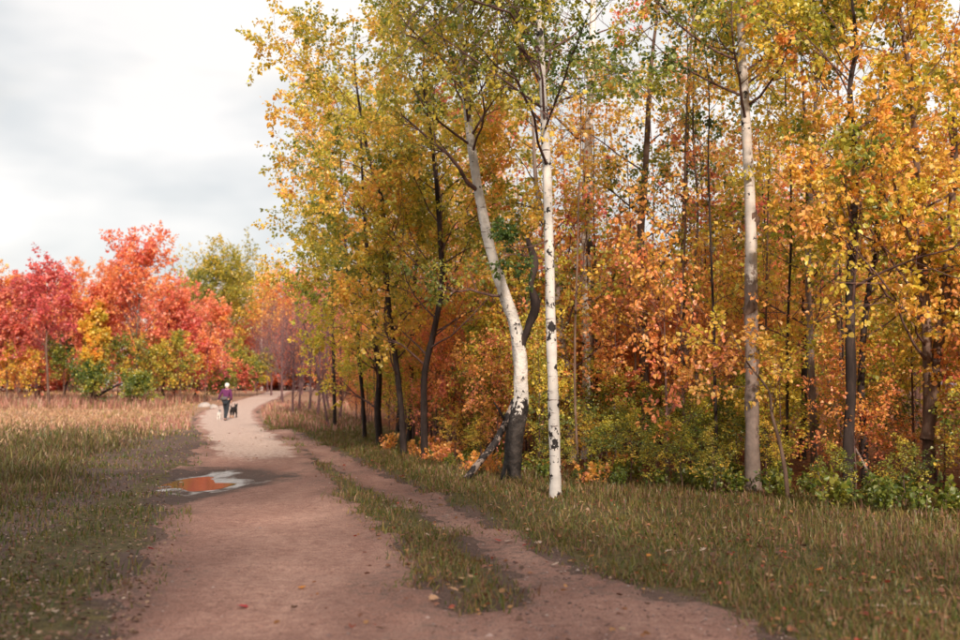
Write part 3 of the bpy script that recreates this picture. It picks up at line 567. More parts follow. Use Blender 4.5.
sk = dict(nl=17, lt=(.08, .98), llen=1.3, k2=4, k3=4, q=7, hexa=True, lang=(.5, 1.2), lup=.2, l2f=.55)
proto('s_green', 'green_shrub', 'yellow-green leafy shrub in the undergrowth of the wood', 'yellow-green shrubs under the trees', 111, 3.2, S_, 'twig', mean=.24, s1=.09, leaf=.078, **sk)
proto('s_gold', 'golden_shrub', 'golden-yellow leafy shrub in the undergrowth of the wood', 'golden shrubs under the trees', 112, 3.6, S_, 'twig', mean=.40, s1=.08, leaf=.078, **sk)
proto('s_orange', 'orange_shrub', 'orange leafy shrub in the undergrowth of the wood', 'orange shrubs under the trees', 113, 3.4, S_, 'twig', mean=.64, s1=.07, leaf=.078, **sk)
proto('s_red', 'red_shrub', 'crimson-red leafy shrub in the undergrowth of the wood', 'red shrubs under the trees', 114, 3.0, S_, 'twig', mean=.76, s1=.07, leaf=.078, **sk)
proto('s_amber', 'amber_shrub', 'amber leafy shrub in the undergrowth of the wood', 'amber shrubs under the trees', 115, 4.2, S_, 'twig', mean=.48, s1=.10, leaf=.078, **sk)
proto('stick', 'thin_sapling', 'stick-thin young tree', 'stick-thin saplings of the wood', 116, 8.5, [.036, .032, .028, .022, .014, .005], 'brown_bark', nl=14, lt=(.25, .98), llen=1.5, mean=.52, s1=.14, leaf=.085, k2=4, k3=3, q=5, hexa=False)
proto('dstick', 'dark_sapling', 'dark stick-thin young tree', 'dark thin saplings of the wood', 117, 7.5, [.032, .03, .026, .02, .013, .005], 'dark_bark', nl=12, lt=(.25, .98), llen=1.5, mean=.6, s1=.14, leaf=.085, k2=4, k3=3, q=4, hexa=False)
rng = np.random.default_rng(7)
heroXY = [tuple(o.location[:2]) for o in COL.objects if o.type == 'EMPTY' and o.location.length > 1]
def scatter(n, ylo, yhi, dlo, dhi, mind, seed, xmax=.56):
    r = np.random.default_rng(seed); pts = []
    for _ in range(n*60):
        y = ylo+(yhi-ylo)*r.random(); x = float(edgeX(y)) + dlo+(dhi-dlo)*r.random()**1.0
        if x > y*xmax+1.5: continue
        if all((x-a)**2+(y-b)**2 > (mind*(1+.012*y))**2 for a, b in pts): pts.append((x, y))
        if len(pts) >= n: break
    return pts
# deep trees
for x, y in scatter(60, 20, 80, 2.2, 34, 1.7, 3):
    px = 480+F_PX*x/y
    if 560 < px < 725 and rng.random() < .88: continue
    if 575 < px < 700: k = rng.choice(['pole', 'pole', 'pole', 'pole', 'orange'])
    elif px < 520: k = rng.choice(['orange', 'amber', 'gold', 'orange'])
    else: k = rng.choice(['orange', 'amber', 'amber', 'gold', 'green', 'orange', 'pole'])
    put(k, x, y, rng.uniform(0, 6.28), rng.uniform(.62, .85) if y < 34 else rng.uniform(.75, 1.1))
for x, y, k in [(-1.0, 31, 'gold'), (6.3, 21, 'gold'), (-2.6, 34, 'gold'), (-1.9, 28.6, 'gold'), (.4, 29, 'gold')]:
    put(k, x, y, rng.uniform(0, 6.28), rng.uniform(.7, .85))
for x, y in [(2.6, 24.5), (3.3, 25.5), (4.1, 24.4), (4.9, 26), (3.6, 28), (5.2, 22.4), (2.2, 22.6), (5.8, 25), (3.0, 30), (6.6, 27), (4.4, 31)]:
    put('s_orange', x, y, rng.uniform(0, 6.28), rng.uniform(.9, 1.35))
# undergrowth
for n_, (x, y) in enumerate(scatter(135, 12.5, 50, .35, 12, .55, 5) + scatter(62, 12.5, 32, .0, 2.6, .45, 6)):
    px = 480+F_PX*x/y
    if crowded(x, y, .45): continue
    if px < 430: pr = ['s_gold', 's_orange', 's_amber', 's_orange', 's_green']
    elif px < 560: pr = ['s_gold', 's_gold', 's_green', 's_red', 's_amber', 's_orange']
    elif px < 740: pr = ['s_orange', 's_orange', 's_amber', 's_orange', 's_red']
    else: pr = ['s_amber', 's_gold', 's_amber', 's_orange', 's_green', 's_amber', 's_gold', 's_red']
    dpt = x-float(edgeX(y)); s = rng.uniform(.55, .9) if dpt < 1.2 else rng.uniform(.6, 1.05)
    put(str(rng.choice(pr)), x, y, rng.uniform(0, 6.28), (s, s, s*rng.uniform(.85, 1.2)))
for x, y in scatter(60, 14, 27, .5, 5.5, .55, 8):
    s = rng.uniform(.32, .55)
    if crowded(x, y, .3): continue
    put(str(rng.choice(['s_orange', 's_gold', 's_amber', 's_green', 's_green'])), x, y, rng.uniform(0, 6.28), (s*1.3, s*1.3, s))
for x, y in scatter(58, 15.5, 42, .3, 12, .7, 18):
    put(str(rng.choice(['stick', 'dstick'])), x, y, rng.uniform(0, 6.28), rng.uniform(.75, 1.3))
for px, py, sc_ in [(560,478,.22),(585,472,.25),(600,481,.27),(615,474,.34),(632,484,.3),(640,470,.42),(655,488,.27),(668,478,.38),(690,470,.45),(682,490,.28),(706,484,.36),(722,476,.45),(716,494,.25),(735,488,.33),(775,492,.25),(835,506,.22),(905,510,.24),(480,466,.25),(455,462,.25),(545,470,.24)]:
    g_ = G(px, py); put('s_green' if px > 540 and rng.random() < .72 else str(rng.choice(['s_gold', 's_orange'])), float(g_[0]), float(g_[1]), rng.uniform(0, 6.28), (sc_*1.35, sc_*1.35, sc_))
# wood shrubs, then unseen trees added right of and behind the viewpoint for shade
for x, y, s in [(r_[0], r_[1], 1) for r_ in scatter(46, 30, 88, 6, 36, 1.7, 15)]:
    px = 480+F_PX*x/y; s = rng.uniform(1.2, 1.9)
    put(str(rng.choice(['s_orange', 's_amber', 's_orange', 's_gold', 's_red'])), x, y, rng.uniform(0, 6.28), (s*1.15, s*1.15, s))
for x, y, k in [(13, 3.5, 'gold'), (3.0, -9.5, 'amber'), (9, -13, 'orange'), (1.2, -13.5, 'gold'), (5.4, -15, 'amber'), (-.5, -18, 'orange'), (3.6, -20, 'gold'), (-3.5, -22, 'amber'), (-7, -25, 'gold'), (3.0, -3.6, 'amber'), (7.2, -3, 'orange'), (-5.2, -4.6, 'gold'), (-8.5, -9, 'amber'), (-3.8, -10, 'orange'), (-11, -4.5, 'amber'), (-.6, -6.5, 'gold'), (-14, -11, 'orange'), (-17, -5, 'amber')]:
    put(k, x, y, rng.uniform(0, 6.28), (.9 if x > 6 else rng.uniform(1.2, 1.45)) if y < 0 else 1.0)

# low leafy weeds along the wood edge
def make_weed(name, label, group, seed, mean, h=.55, n=9):
    r = np.random.default_rng(seed); root = thing(name, label, 'plant', (0, 0, 0), group)
    base = np.column_stack([r.normal(0, .12, n), r.normal(0, .12, n), np.full(n, -.03)])
    d = nrm(np.column_stack([r.normal(0, .3, n), r.normal(0, .3, n), np.ones(n)])); ln = h*r.uniform(.6, 1.25, n)
    Ps = base[:, None]+d[:, None]*ln[:, None, None]*np.linspace(0, 1, 6)[None, :, None] + .012*r.standard_normal((n, 6, 3))
    ac = Acc(); ac.add(*tubes(Ps, np.full((n, 6), .004), 3)); ob('stem', ac.mesh('stem', M['twig'], False), root)
    ac = Acc(); ac.add(*leaves_on(r, Ps, ln, .05*r.standard_normal(n), 26, .085, mean, .05, True, .1, .1, .03, .9)); ob('foliage', ac.mesh('foliage', M['leaf'], False), root); return root
weeds = [make_weed('green_weed', 'knee-high green leafy weed at the wood edge', 'green weeds at the wood edge', 201, .10), make_weed('yellow_weed', 'knee-high yellow-green leafy weed at the wood edge', 'yellow-green weeds at the wood edge', 202, .15), make_weed('russet_weed', 'knee-high russet leafy weed at the wood edge', 'russet weeds at the wood edge', 203, .62, .5)]
used = [0, 0, 0]
def put_weed(k, x, y, s):
    loc = (x, y, gz1(x, y)); rz = rng.uniform(0, 6.28)
    if not used[k]: used[k] = 1; o = weeds[k]; o.location = loc; o.rotation_euler = (0, 0, rz); o.scale = (s, s, s)
    else: o = copy_tree(weeds[k], loc, rz, s)
    o['label'] = near_label(['knee-high green leafy weed', 'knee-high yellow-green leafy weed', 'knee-high russet leafy weed'][k], x, y, 1)
for x, y in scatter(80, 11, 27, -.9, .9, .27, 9):
    px = 480+F_PX*x/y
    k = rng.choice([0, 0, 1, 1, 2], p=[.25, .25, .2, .2, .1]) if px > 540 else rng.choice([1, 2])
    put_weed(int(k), x, y, rng.uniform(.35, 1.1)*(1.0 if px > 600 else .75))

# leaning dead log
Yd = 18.2
ac = Acc(); lp = catmull([P(466,476,Yd-.3)-np.array([0, 0, .05]), P(482,459,Yd-.2), P(497,440,Yd), P(509,414,Yd+.2), P(515,398,Yd+.3)], 16)
ac.add(*tubes(lp[None], np.interp(np.linspace(0, 1, 16), [0, .5, .97, 1], [.062, .058, .05, .015])[None], 9, lump=.08, rng=np.random.default_rng(5)))
br_ = lp[0].copy(); lg = thing('dead_log', 'dead grey birch log leaning against the blackened birch base', 'log', br_)
ob('trunk', ac.mesh('trunk', M['log'], True, br_), lg)
ac = Acc(); ac.add(*tubes(catmull([lp[10], lp[10]+np.array([-.12, -.05, .22]), lp[10]+np.array([-.2, -.08, .34])], 6)[None], np.linspace(.03, .012, 6)[None], 6)); ob('stub', ac.mesh('stub', M['dark_bark'], True, br_), lg)
# a fallen pole in the wood, on the right
ac = Acc(); a_, b_ = P(886,508,14.6), P(866,468,15.4); a_[2] = gz1(a_[0], a_[1])-.03; q_ = catmull([a_, (a_+b_)/2+[.02, 0, .03], b_, b_+(b_-a_)*.9], 12)
ac.add(*tubes(q_[None], np.linspace(.03, .012, 12)[None], 7, lump=.06, rng=np.random.default_rng(6))); tag(ob('fallen_pole', ac.mesh('fallen_pole', M['grey_bark'], True, a_), None, a_), 'bare grey pole leaning against the near-black trunk', 'log')

# ------------------------------------------------------------------ trees beyond the meadow
def far_tree(name, label, seed, px, py, top, rad, mean, s1=.06, hgrad=0, nl=20, q=5, leaf=.26, dens=4, lt=(.2, .98), bark='brown_bark', group=None, lbark='twig', Y=None, flat=.5, lean=0, cat='tree', lang=(.45, 1.0), s2=.05, rmul=1.0):
    g = G(px, py) if Y is None else None
    Yt = float(g[1]) if g is not None else Y
    x = (px-480)/F_PX*Yt; z0 = gz1(x, Yt); h = (float(P(px, top, Yt)[2]) - z0)*(.88 if cat == 'tree' else 1)
    r = np.random.default_rng(seed+900); tr = straight(h*.93, r, .06)+np.array([x, Yt, z0]); tr[:, 0] += lean*np.linspace(0, 1, len(tr))**1.5
    w = rad*Yt/F_PX*1.05
    if q >= 4: q = int(q*1.8); leaf = leaf*.76
    return build_tree(name, label, cat, group, seed, tr, np.array([.16, .14, .115, .085, .05, .012])*h/11, bark, nl=nl, lt=lt, llen=w, lang=lang, lup=.22, k2=dens+1, k3=dens, q=q, leaf=leaf, mean=mean, s1=s1, s2=s2, hgrad=hgrad, hexa=False, branch_parts=False, sides=7, nseg=18, lbark=lbark, l2f=.5, l3=.8, droop=.15, flat=flat, tl=.75, rmul=rmul)
far_tree('red_maple', 'tallest scarlet-orange maple beyond the meadow', 301, 136, 404, 238, 62, .80, hgrad=-.05, nl=30, dens=5, lt=(.3, .98))
far_tree('red_maple', 'scarlet-orange maple right beside the tallest one', 302, 174, 402, 288, 32, .77, nl=24, dens=5, lt=(.3, .98))
far_tree('crimson_maple', 'crimson maple with spiky bare top twigs at the meadow edge', 303, 50, 405, 262, 48, .95, nl=22, dens=5, q=4, lt=(.3, .98))
far_tree('crimson_maple', 'pinkish-red maple in front of the tallest scarlet one', 304, 92, 404, 285, 40, .80, nl=22, dens=5, lt=(.3, .98))
far_tree('crimson_maple', 'crimson maple at the far end of the meadow', 305, 8, 405, 292, 44, .97, nl=22, dens=5)
far_tree('orange_maple', 'dull orange maple behind the crimson ones', 306, 18, 401, 278, 45, .64, nl=24, dens=5, Y=98)
far_tree('orange_maple', 'orange-amber maple peeping between red crowns', 307, 70, 401, 272, 46, .68, nl=24, dens=5, Y=100)
far_tree('yellow_poplar', 'slim golden-yellow tree glowing between red maples', 308, 97, 404, 286, 14, .44, nl=24, dens=5, s1=.05, Y=68.5, lt=(.22, .98))
far_tree('green_poplar', 'rounded yellow-green tree towering over the path end', 309, 222, 396, 257, 60, .22, nl=46, dens=6, hgrad=.0, lt=(.3, .98), Y=100, bark='birch_far')
far_tree('peach_birch', 'pale orange birch thicket tree with white stems', 310, 262, 396, 266, 36, .62, nl=26, dens=5, Y=114, bark='birch_far', lbark='grey_bark')
far_tree('peach_birch', 'pale orange tree above the path end', 311, 290, 394, 268, 34, .63, nl=26, dens=5, Y=118, bark='birch_far', lbark='grey_bark')
far_tree('peach_birch', 'dusty orange tree left of the yellow-green crown', 312, 192, 398, 300, 30, .70, nl=22, dens=5, Y=108)
far_tree('red_sumac', 'scarlet bushy tree below the yellow-green crown', 313, 214, 399, 305, 34, .84, nl=22, dens=5, Y=92)
far_tree('red_sumac', 'deep red small tree with dark trunk by the boulders', 314, 208, 401, 352, 24, .97, nl=16, dens=4, leaf=.2, bark='dark_bark')
far_tree('red_sumac', 'low russet bush where the path turns', 315, 240, 397, 372, 18, .86, nl=14, dens=4, leaf=.2, lt=(.05, .98))
far_tree('orange_maple', 'orange tree closing the gap behind the bare thicket', 316, 318, 393, 275, 38, .66, nl=24, dens=5, Y=110)
far_tree('orange_maple', 'rust-orange tree far behind the slim path trunks', 317, 352, 393, 285, 36, .68, nl=24, dens=5, Y=98)
far_tree('orange_maple', 'red-orange tree far behind the bent oak', 318, 395, 394, 280, 40, .72, nl=24, dens=5, Y=90)
bush = [(64,404,345,24,.22,'olive-green bush below the crimson maples'), (118,404,348,30,.25,'broad olive bush under the golden tree'), (150,404,352,26,.30,'yellow-green bush with fine pale leaves'), (182,404,345,24,.30,'tall yellow-green bush by the leaning stems'),
        (92,406,372,18,.18,'low dark green bush at the meadow edge'), (236,397,352,20,.27,'yellow-green bush where the path narrows'), (258,396,362,18,.25,'dull green bush at the far path bend'), (20,405,362,24,.55,'tawny bush at the end of the meadow'), (135,407,380,15,.20,'small green bush in front of the broad olive one'), (222,400,380,12,.26,'small yellow bush behind the walker'), (40,403,350,22,.93,'dark red bush at the foot of the crimson maples'), (165,403,335,24,.9,'dusky red bush between olive ones'), (205,402,345,20,.8,'reddish bush behind the deep red tree')]
for q_, (px, py, tp, w, mn, lb) in enumerate(bush):
    far_tree('bush', lb, 330+q_, px, py, tp, w*1.15, mn-.07, nl=22, dens=4, q=5, leaf=.17, lt=(.04, .98), cat='bush', lang=(.6, 1.25), s1=.10, s2=.09)
# bare mauve thicket on both sides of the far path
kb = dict(nl=22, dens=4, q=0, rmul=2.6, lt=(.1, .98), bark='mauve_twig', lbark='mauve_twig', lang=(.35, .95))
for q_, (px, Yy, tp, w, lb) in enumerate([(300, 62, 288, 42, 'bare mauve-twigged tree at the path turn, spreading low'), (318, 52, 275, 40, 'bare mauve tree before the wood with arching boughs'), (282, 78, 292, 40, 'bare purple-grey thicket tree far along the path'), (340, 47, 290, 40, 'bare twiggy tree among the slim path trunks'), (268, 98, 302, 36, 'bare pinkish thicket tree above the distant path'), (302, 90, 300, 38, 'bare thicket tree hiding where the path goes'), (176, 84, 318, 30, 'bare stemmed tree amid the olive bushes'), (36, 78, 300, 32, 'bare dark-stemmed tree amid crimson maples'), (325, 70, 300, 38, 'bare tangled tree behind the slim path trunks'), (294, 55, 300, 34, 'low bare tree arching over the grass by the path turn'), (284, 68, 298, 36, 'bare tree with a rounded twiggy crown along the path'), (310, 58, 285, 36, 'bare tree standing tight behind the leaning forked trunk'), (272, 86, 300, 34, 'bare twiggy tree at the narrowest stretch of path'), (330, 60, 282, 36, 'bare upright tree close behind the straight thin trunk'), (255, 104, 315, 30, 'far bare tree left of where the path vanishes')]):
    far_tree('bare_tree', lb, 360+q_, px, 400, tp, w, .8, Y=Yy, **kb)
# dark leaning stems in front of the far trees
for q_, (pts, Yy, lb) in enumerate([([(160,402),(165,375),(168,340),(170,300)], 72, 'dark leaning stem standing before the yellow-green bush'), ([(193,402),(199,380),(207,352),(212,325)], 74, 'dark slanted stem beside the deep red tree'), ([(38,404),(42,370),(52,330),(56,290)], 74, 'dark bent stem before the crimson maples'), ([(62,404),(70,370),(80,330),(87,295)], 76, 'dark forked stem between crimson maples')]):
    build_tree('bare_sapling', lb, 'tree', None, 390+q_, up_from(pts, Yy), [.10, .085, .06, .03], 'dark_bark', nl=8, lt=(.4, .98), llen=1.5, k2=4, k3=3, q=0, branch_parts=False, sides=6, nseg=14, lbark='twig')
ac = Acc(); a_, b_ = P(97,396,68), P(139,380,70); q_ = catmull([a_, (a_+b_)/2+[0, 0, .2], b_], 8); ac.add(*tubes(q_[None], np.linspace(.11, .03, 8)[None], 6)); tag(ob('fallen_bough', ac.mesh('fallen_bough', M['dark_bark'], True, a_), None, a_), 'dark dead bough slanting out of the olive bush', 'branch')
for q_, (px, Yy, tp, w, mn, lb) in enumerate([(240, 120, 268, 40, .36, 'yellow-amber tree joined to the yellow-green crown'), (200, 122, 276, 38, .42, 'golden tree behind the scarlet maples'), (275, 124, 280, 40, .66, 'peach tree behind the pale orange birches'), (305, 126, 285, 38, .68, 'rosy-orange tree beyond the path end'), (335, 120, 282, 40, .64, 'orange tree beyond the bare thicket'),
    (160, 112, 282, 40, .74, 'orange-red tree filling in behind the tallest maple'), (112, 108, 270, 44, .80, 'red tree behind the golden one'), (30, 104, 284, 42, .84, 'rosy-red tree behind the crimson maples'), (-10, 96, 285, 44, .88, 'red tree at the meadow corner')]):
    far_tree('backing_tree', lb, 420+q_, px, 398, tp, w, mn, nl=26, dens=5, Y=Yy, lt=(.08, .98), leaf=.32)
for q_, (px, Yy, tp, w, mn, lb) in enumerate([(252, 118, 340, 30, .82, 'rosy thicket bush at the end of the path'), (278, 116, 345, 30, .86, 'dusky thicket bush where the path vanishes'), (300, 108, 345, 30, .8, 'russet thicket bush under the bare trees'), (322, 96, 340, 30, .74, 'rusty bush behind the bare tangle'), (345, 84, 340, 30, .66, 'orange bush behind the slim trunks'), (228, 112, 345, 30, .75, 'orange-red bush below the yellow-green crown'), (188, 96, 345, 28, .82, 'red bush behind the deep red tree'), (150, 92, 345, 28, .6, 'amber bush behind the olive ones'), (110, 92, 345, 28, .8, 'red bush behind the broad olive one'), (75, 92, 350, 28, .88, 'maroon bush behind the crimson trunks'), (30, 92, 345, 30, .8, 'red bush behind the tawny one'), (-5, 86, 350, 30, .7, 'orange bush at the meadow corner')]):
    far_tree('thicket_bush', lb, 440+q_, px, 398, tp, w*1.3, mn, nl=24, dens=4, q=5, leaf=.26, lt=(.03, .98), cat='bush', lang=(.6, 1.3), s1=.06, Y=Yy)
proto('hedge', 'hedge_shrub', 'dense rusty shrub in the far belt behind the meadow trees', 'shrubs of the far belt', 121, 4.2, [.07, .06, .05, .035, .02, .008], 'twig', nl=46, lt=(.01, .98), llen=2.6, lang=(.7, 1.5), lup=.05, k2=4, k3=4, q=7, leaf=.24, mean=.72, s1=.12, hexa=False)
for q_ in range(58):
    x_ = -84+2.4*q_; y_ = 124+5*math.sin(q_*2.1)-(14 if x_ < -40 else 0); s_ = 1.25+.3*math.sin(q_*3.7)
    put('hedge', x_, y_, q_*1.3, (s_, s_, s_), protos['hedge'][0]['label'], False)
    put('hedge', x_+1.2, y_-5, q_*2.3, (s_*1.1, s_*1.1, s_*.55), protos['hedge'][0]['label'], False)
for q_ in range(0):
    x_ = -112+6.4*q_; y_ = 138+8*math.sin(q_*2.1)-.12*abs(x_+20); s_ = 2.0+.5*math.sin(q_*3.7)
    put(['s_orange', 's_amber', 's_red', 's_orange'][q_ % 4], x_, y_, q_*1.3, (s_*1.35, s_*1.35, s_))
# backdrop woodland rows further left and behind, seen only through gaps
for q_, (x, y) in enumerate([(-62, 118), (-50, 124), (-39, 126), (-27, 132), (-16, 132), (-6, 120), (36, 96), (48, 90), (-74, 108), (-48, 96), (-58, 92)]):
    put(['orange', 'amber', 'orange', 'gold'][q_ % 4], x, y, q_*1.7, 1.0)

# ------------------------------------------------------------------ grass, litter, stones
def blades(rng, x, y, h, w, col, lean=.35, seg=2):
    n = len(x); z = ground_z(x, y)-.01; a = rng.uniform(0, 6.283, n); L_ = lean*rng.random(n)*h; b = a+rng.normal(0, .5, n)
    base = np.stack([x, y, z], -1); side = np.stack([np.cos(b+1.57), np.sin(b+1.57), np.zeros(n)], -1)*w[:, None]*.5
    dirv = np.stack([np.cos(a), np.sin(a), np.zeros(n)], -1)
    mid = base+np.stack([0*h, 0*h, h*.6], -1)+dirv*(L_*.35)[:, None]; tip = base+np.stack([0*h, 0*h, h], -1)+dirv*L_[:, None]
    V = np.stack([base-side, base+side, mid+side*.75, mid-side*.75, tip], 1).reshape(-1, 3); i0 = (np.arange(n)*5)[:, None]
    return V, [i0+np.array([[0, 1, 2, 3]]), i0+np.array([[3, 2, 4]])], np.repeat(col, 5, 0)
def pal(rng, n, cols, p, jit=.18): return np.array(cols)[rng.choice(len(cols), n, p=p)]*np.exp(jit*rng.standard_normal(n))[:, None]
GREEN = [(.09, .115, .024), (.155, .145, .035), (.23, .16, .05), (.22, .105, .065), (.30, .185, .10)]
rng = np.random.default_rng(77)
def sample(n, ylo, yhi, xlo, xhi, pw=1.6):          # thinning with distance
    u = rng.random(n); e = 1-pw; y = (ylo**e+(yhi**e-ylo**e)*u)**(1/e); x = xlo(y)+(xhi(y)-xlo(y))*rng.random(n); return x, y
# short turf right of the path, between path, trail and wood
x, y = sample(195000, 6.2, 60, lambda y: np.where(y < 18, -1.6-y*.05, -.18*y-1), lambda y: np.minimum(edgeX(y)+.9, y*.52+1))
s = dirt(x, y)+.55*fbm(x*1.3, y*1.3, 21, 3); de = edgeX(y)-x
thin = .35+.65*sstep(-.35, .25, fbm(x*.9, y*.9, 91))
k = (rng.random(len(x)) < sstep(.12, -.35, s)*thin) & (x > -3-y*.16); x, y, de = x[k], y[k], de[k]; n = len(x)
h = (.022+.035*rng.random(n)+.075*sstep(1.9, .1, de)*rng.random(n)+.09*rng.random(n)**6)*(1+.012*y); w = .006+.0006*y
ac = Acc(); ac.add(*blades(rng, x, y, h, w*rng.uniform(.7, 1.3, n), pal(rng, n, GREEN, [.22, .26, .22, .16, .14]), 1.3)); tag(ob('turf', ac.mesh('turf', M['grass'])), 'short green and tawny turf between the path and the wood', 'grass', None, 'stuff')
# tall russet weeds on the right verge
x, y = sample(20000, 7, 45, lambda y: edgeX(y)-3.6-.02*y, lambda y: np.minimum(edgeX(y)+1.2, y*.52+1))
k = (dirt(x, y) < -.35) & (rng.random(len(x)) < .25+.75*sstep(-.2, .3, fbm(x*.8, y*.8, 95))); x, y = x[k], y[k]; n = len(x); h = .05+.20*rng.random(n)**2.4
ac = Acc(); ac.add(*blades(rng, x, y, h, (.004+.0004*y), pal(rng, n, [(.20, .10, .07), (.27, .17, .09), (.20, .16, .05), (.12, .13, .035)], [.25, .15, .28, .32]), .5)); tag(ob('verge_weeds', ac.mesh('verge_weeds', M['grass'])), 'tall russet and straw-coloured grasses along the wood edge', 'grass', None, 'stuff')
# tall meadow on the left
x, y = sample(125000, 6.5, 100, lambda y: -y*.5-2.5, lambda y: np.interp(y, LFY, LFX)+1.4+.02*y, 1.25)
lf = left_field(x, y)+1.1*fbm(x*.5, y*.5, 43); k = (dirt(x, y) < -.2) & (rng.random(len(x)) < .05+.95*sstep(-.4, 1.2, lf)*sstep(5.5, 11, y+.3*(-x-3))); x, y, lf = x[k], y[k], lf[k]; n = len(x)
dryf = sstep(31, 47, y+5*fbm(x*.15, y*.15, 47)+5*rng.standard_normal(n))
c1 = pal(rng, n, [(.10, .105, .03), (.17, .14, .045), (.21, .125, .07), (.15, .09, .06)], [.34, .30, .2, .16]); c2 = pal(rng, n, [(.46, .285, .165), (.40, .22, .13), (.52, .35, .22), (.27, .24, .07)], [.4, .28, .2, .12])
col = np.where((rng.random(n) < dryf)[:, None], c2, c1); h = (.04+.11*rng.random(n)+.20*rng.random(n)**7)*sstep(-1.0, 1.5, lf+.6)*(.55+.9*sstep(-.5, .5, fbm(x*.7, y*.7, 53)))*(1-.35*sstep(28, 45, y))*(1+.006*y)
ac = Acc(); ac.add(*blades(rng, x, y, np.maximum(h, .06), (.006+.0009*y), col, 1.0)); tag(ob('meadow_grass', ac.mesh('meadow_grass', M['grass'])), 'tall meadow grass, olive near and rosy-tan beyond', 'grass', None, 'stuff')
# sparse tufts on the bare strip left of the path
x, y = sample(40000, 6.3, 45, lambda y: -y*.5-2.0, lambda y: -.2-y*.16, 1.5); k = (poly_sd(path_poly, x, y) < .25) & (fbm(x*.9, y*.9, 97)+.25*rng.standard_normal(len(x)) > .16); x, y = x[k], y[k]; n = len(x)
ac = Acc(); ac.add(*blades(rng, x, y, rng.uniform(.03, .11, n), (.006+.0008*y), pal(rng, n, GREEN, [.4, .3, .15, .1, .05]), .9)); tag(ob('sparse_grass', ac.mesh('sparse_grass', M['grass'])), 'thin green tufts on the bare dark soil by the path', 'grass', None, 'stuff')
# rusty tall weeds before the far bushes and pinkish grass along the distant path
x = np.concatenate([rng.uniform(-46, -19, 9000), rng.uniform(-15, -4, 9000)]); y = np.concatenate([rng.uniform(62, 76, 9000), rng.uniform(36, 72, 9000)])
k = (dirt(x, y) < -.25) & (x < edgeX(y)+1.5) & (fbm(x*.3, y*.3, 99) > -.25); x, y = x[k], y[k]; n = len(x); h = np.where(x < -18, rng.uniform(.2, .75, n), rng.uniform(.1, .35, n))
ac = Acc(); ac.add(*blades(rng, x, y, h, np.full(n, .05), pal(rng, n, [(.40, .20, .14), (.33, .15, .11), (.46, .30, .20), (.2, .19, .06)], [.35, .25, .25, .15]), .4)); tag(ob('dry_weeds', ac.mesh('dry_weeds', M['grass'])), 'rusty dry weeds in front of the distant bushes', 'grass', None, 'stuff')
# leaf litter
def flat_leaves(x, y, size, col, lift=.012, tilt=.35):
    n = len(x); C = np.stack([x, y, ground_z(x, y)+.022+lift*rng.random(n)], -1); a = rng.uniform(0, 6.283, n); A = np.stack([np.cos(a), np.sin(a), rng.normal(0, tilt*.6, n)], -1); Nn = np.stack([rng.normal(0, tilt, n), rng.normal(0, tilt, n), np.ones(n)], -1)
    return leaf_geo(rng, C, A, Nn, size, col, True, .2)
LIT = [(.27, .12, .055), (.38, .20, .085), (.21, .095, .06), (.42, .29, .20), (.34, .08, .045), (.15, .085, .06)]
x, y = sample(16000, 6.3, 40, lambda y: np.where(y < 18, -1.4, edgeX(y)-5), lambda y: np.minimum(edgeX(y)+7, y*.52+1), 1.4); n = len(x)
k = rng.random(n) < np.where(x > edgeX(y)-.5, 1, np.where(dirt(x, y) > 0, .03, .20)); x, y = x[k], y[k]; n = len(x)
ac = Acc(); ac.add(*flat_leaves(x, y, rng.uniform(.025, .058, n)*(1+.01*y), pal(rng, n, LIT, [.24, .2, .2, .06, .1, .2]), .04)); tag(ob('leaf_litter', ac.mesh('leaf_litter', M['litter'])), 'brown and orange leaf litter under the trees and in the turf', 'leaf litter', None, 'stuff')
# crumbs and pebbles on the soil
def pebbles(x, y, r, col):
    n = len(x); z = ground_z(x, y)+.018; o6 = np.array([[1, 0, 0], [-1, 0, 0], [0, 1, 0], [0, -1, 0], [0, 0, .7], [0, 0, -.7]]); jit = rng.uniform(.6, 1.3, (n, 6, 1))
    V = np.stack([x, y, z], -1)[:, None]+o6[None]*jit*r[:, None, None]; F = np.array([[0, 2, 4], [2, 1, 4], [1, 3, 4], [3, 0, 4], [2, 0, 5], [1, 2, 5], [3, 1, 5], [0, 3, 5]])
    return V.reshape(-1, 3), ((np.arange(n)*6)[:, None, None]+F[None]).reshape(-1, 3), np.repeat(col, 6, 0)
x, y = sample(9000, 6.2, 34, lambda y: -y*.42-1.2, lambda y: np.where(y < 12, 2.6, -.1*y+1.8), 1.7); k = (dirt(x, y) > -2.6) & ((poly_sd(path_poly, x, y) < .5) | (rng.random(len(x)) < .25)) & ((x < -2.2-.12*y) | (dirt(x, y) > -.1)); x, y = x[k], y[k]; n = len(x)
ac = Acc(); ac.add(*pebbles(x, y, np.exp(rng.normal(-4.95, .42, n))*(1+.015*y), pal(rng, n, [(.26, .17, .145), (.34, .25, .22), (.16, .10, .085), (.42, .34, .30)], [.38, .2, .36, .06]))); tag(ob('pebbles', ac.mesh('pebbles', M['litter'])), 'small pebbles and soil crumbs strewn over the bare earth', 'pebbles', None, 'stuff')

x, y = sample(5000, 6.3, 26, lambda y: -y*.42-1.6, lambda y: -1.2-y*.14, 1.6); k = poly_sd(path_poly, x, y) < .15; x, y = x[k], y[k]; n = len(x)
ac = Acc(); ac.add(*flat_leaves(x, y, rng.uniform(.02, .05, n), pal(rng, n, [(.20, .10, .07), (.30, .19, .13), (.13, .075, .06), (.40, .30, .24)], [.35, .25, .3, .1]), .02)); tag(ob('soil_litter', ac.mesh('soil_litter', M['litter'])), 'dead leaf scraps on the bare dark soil left of the path', 'leaf litter', None, 'stuff')
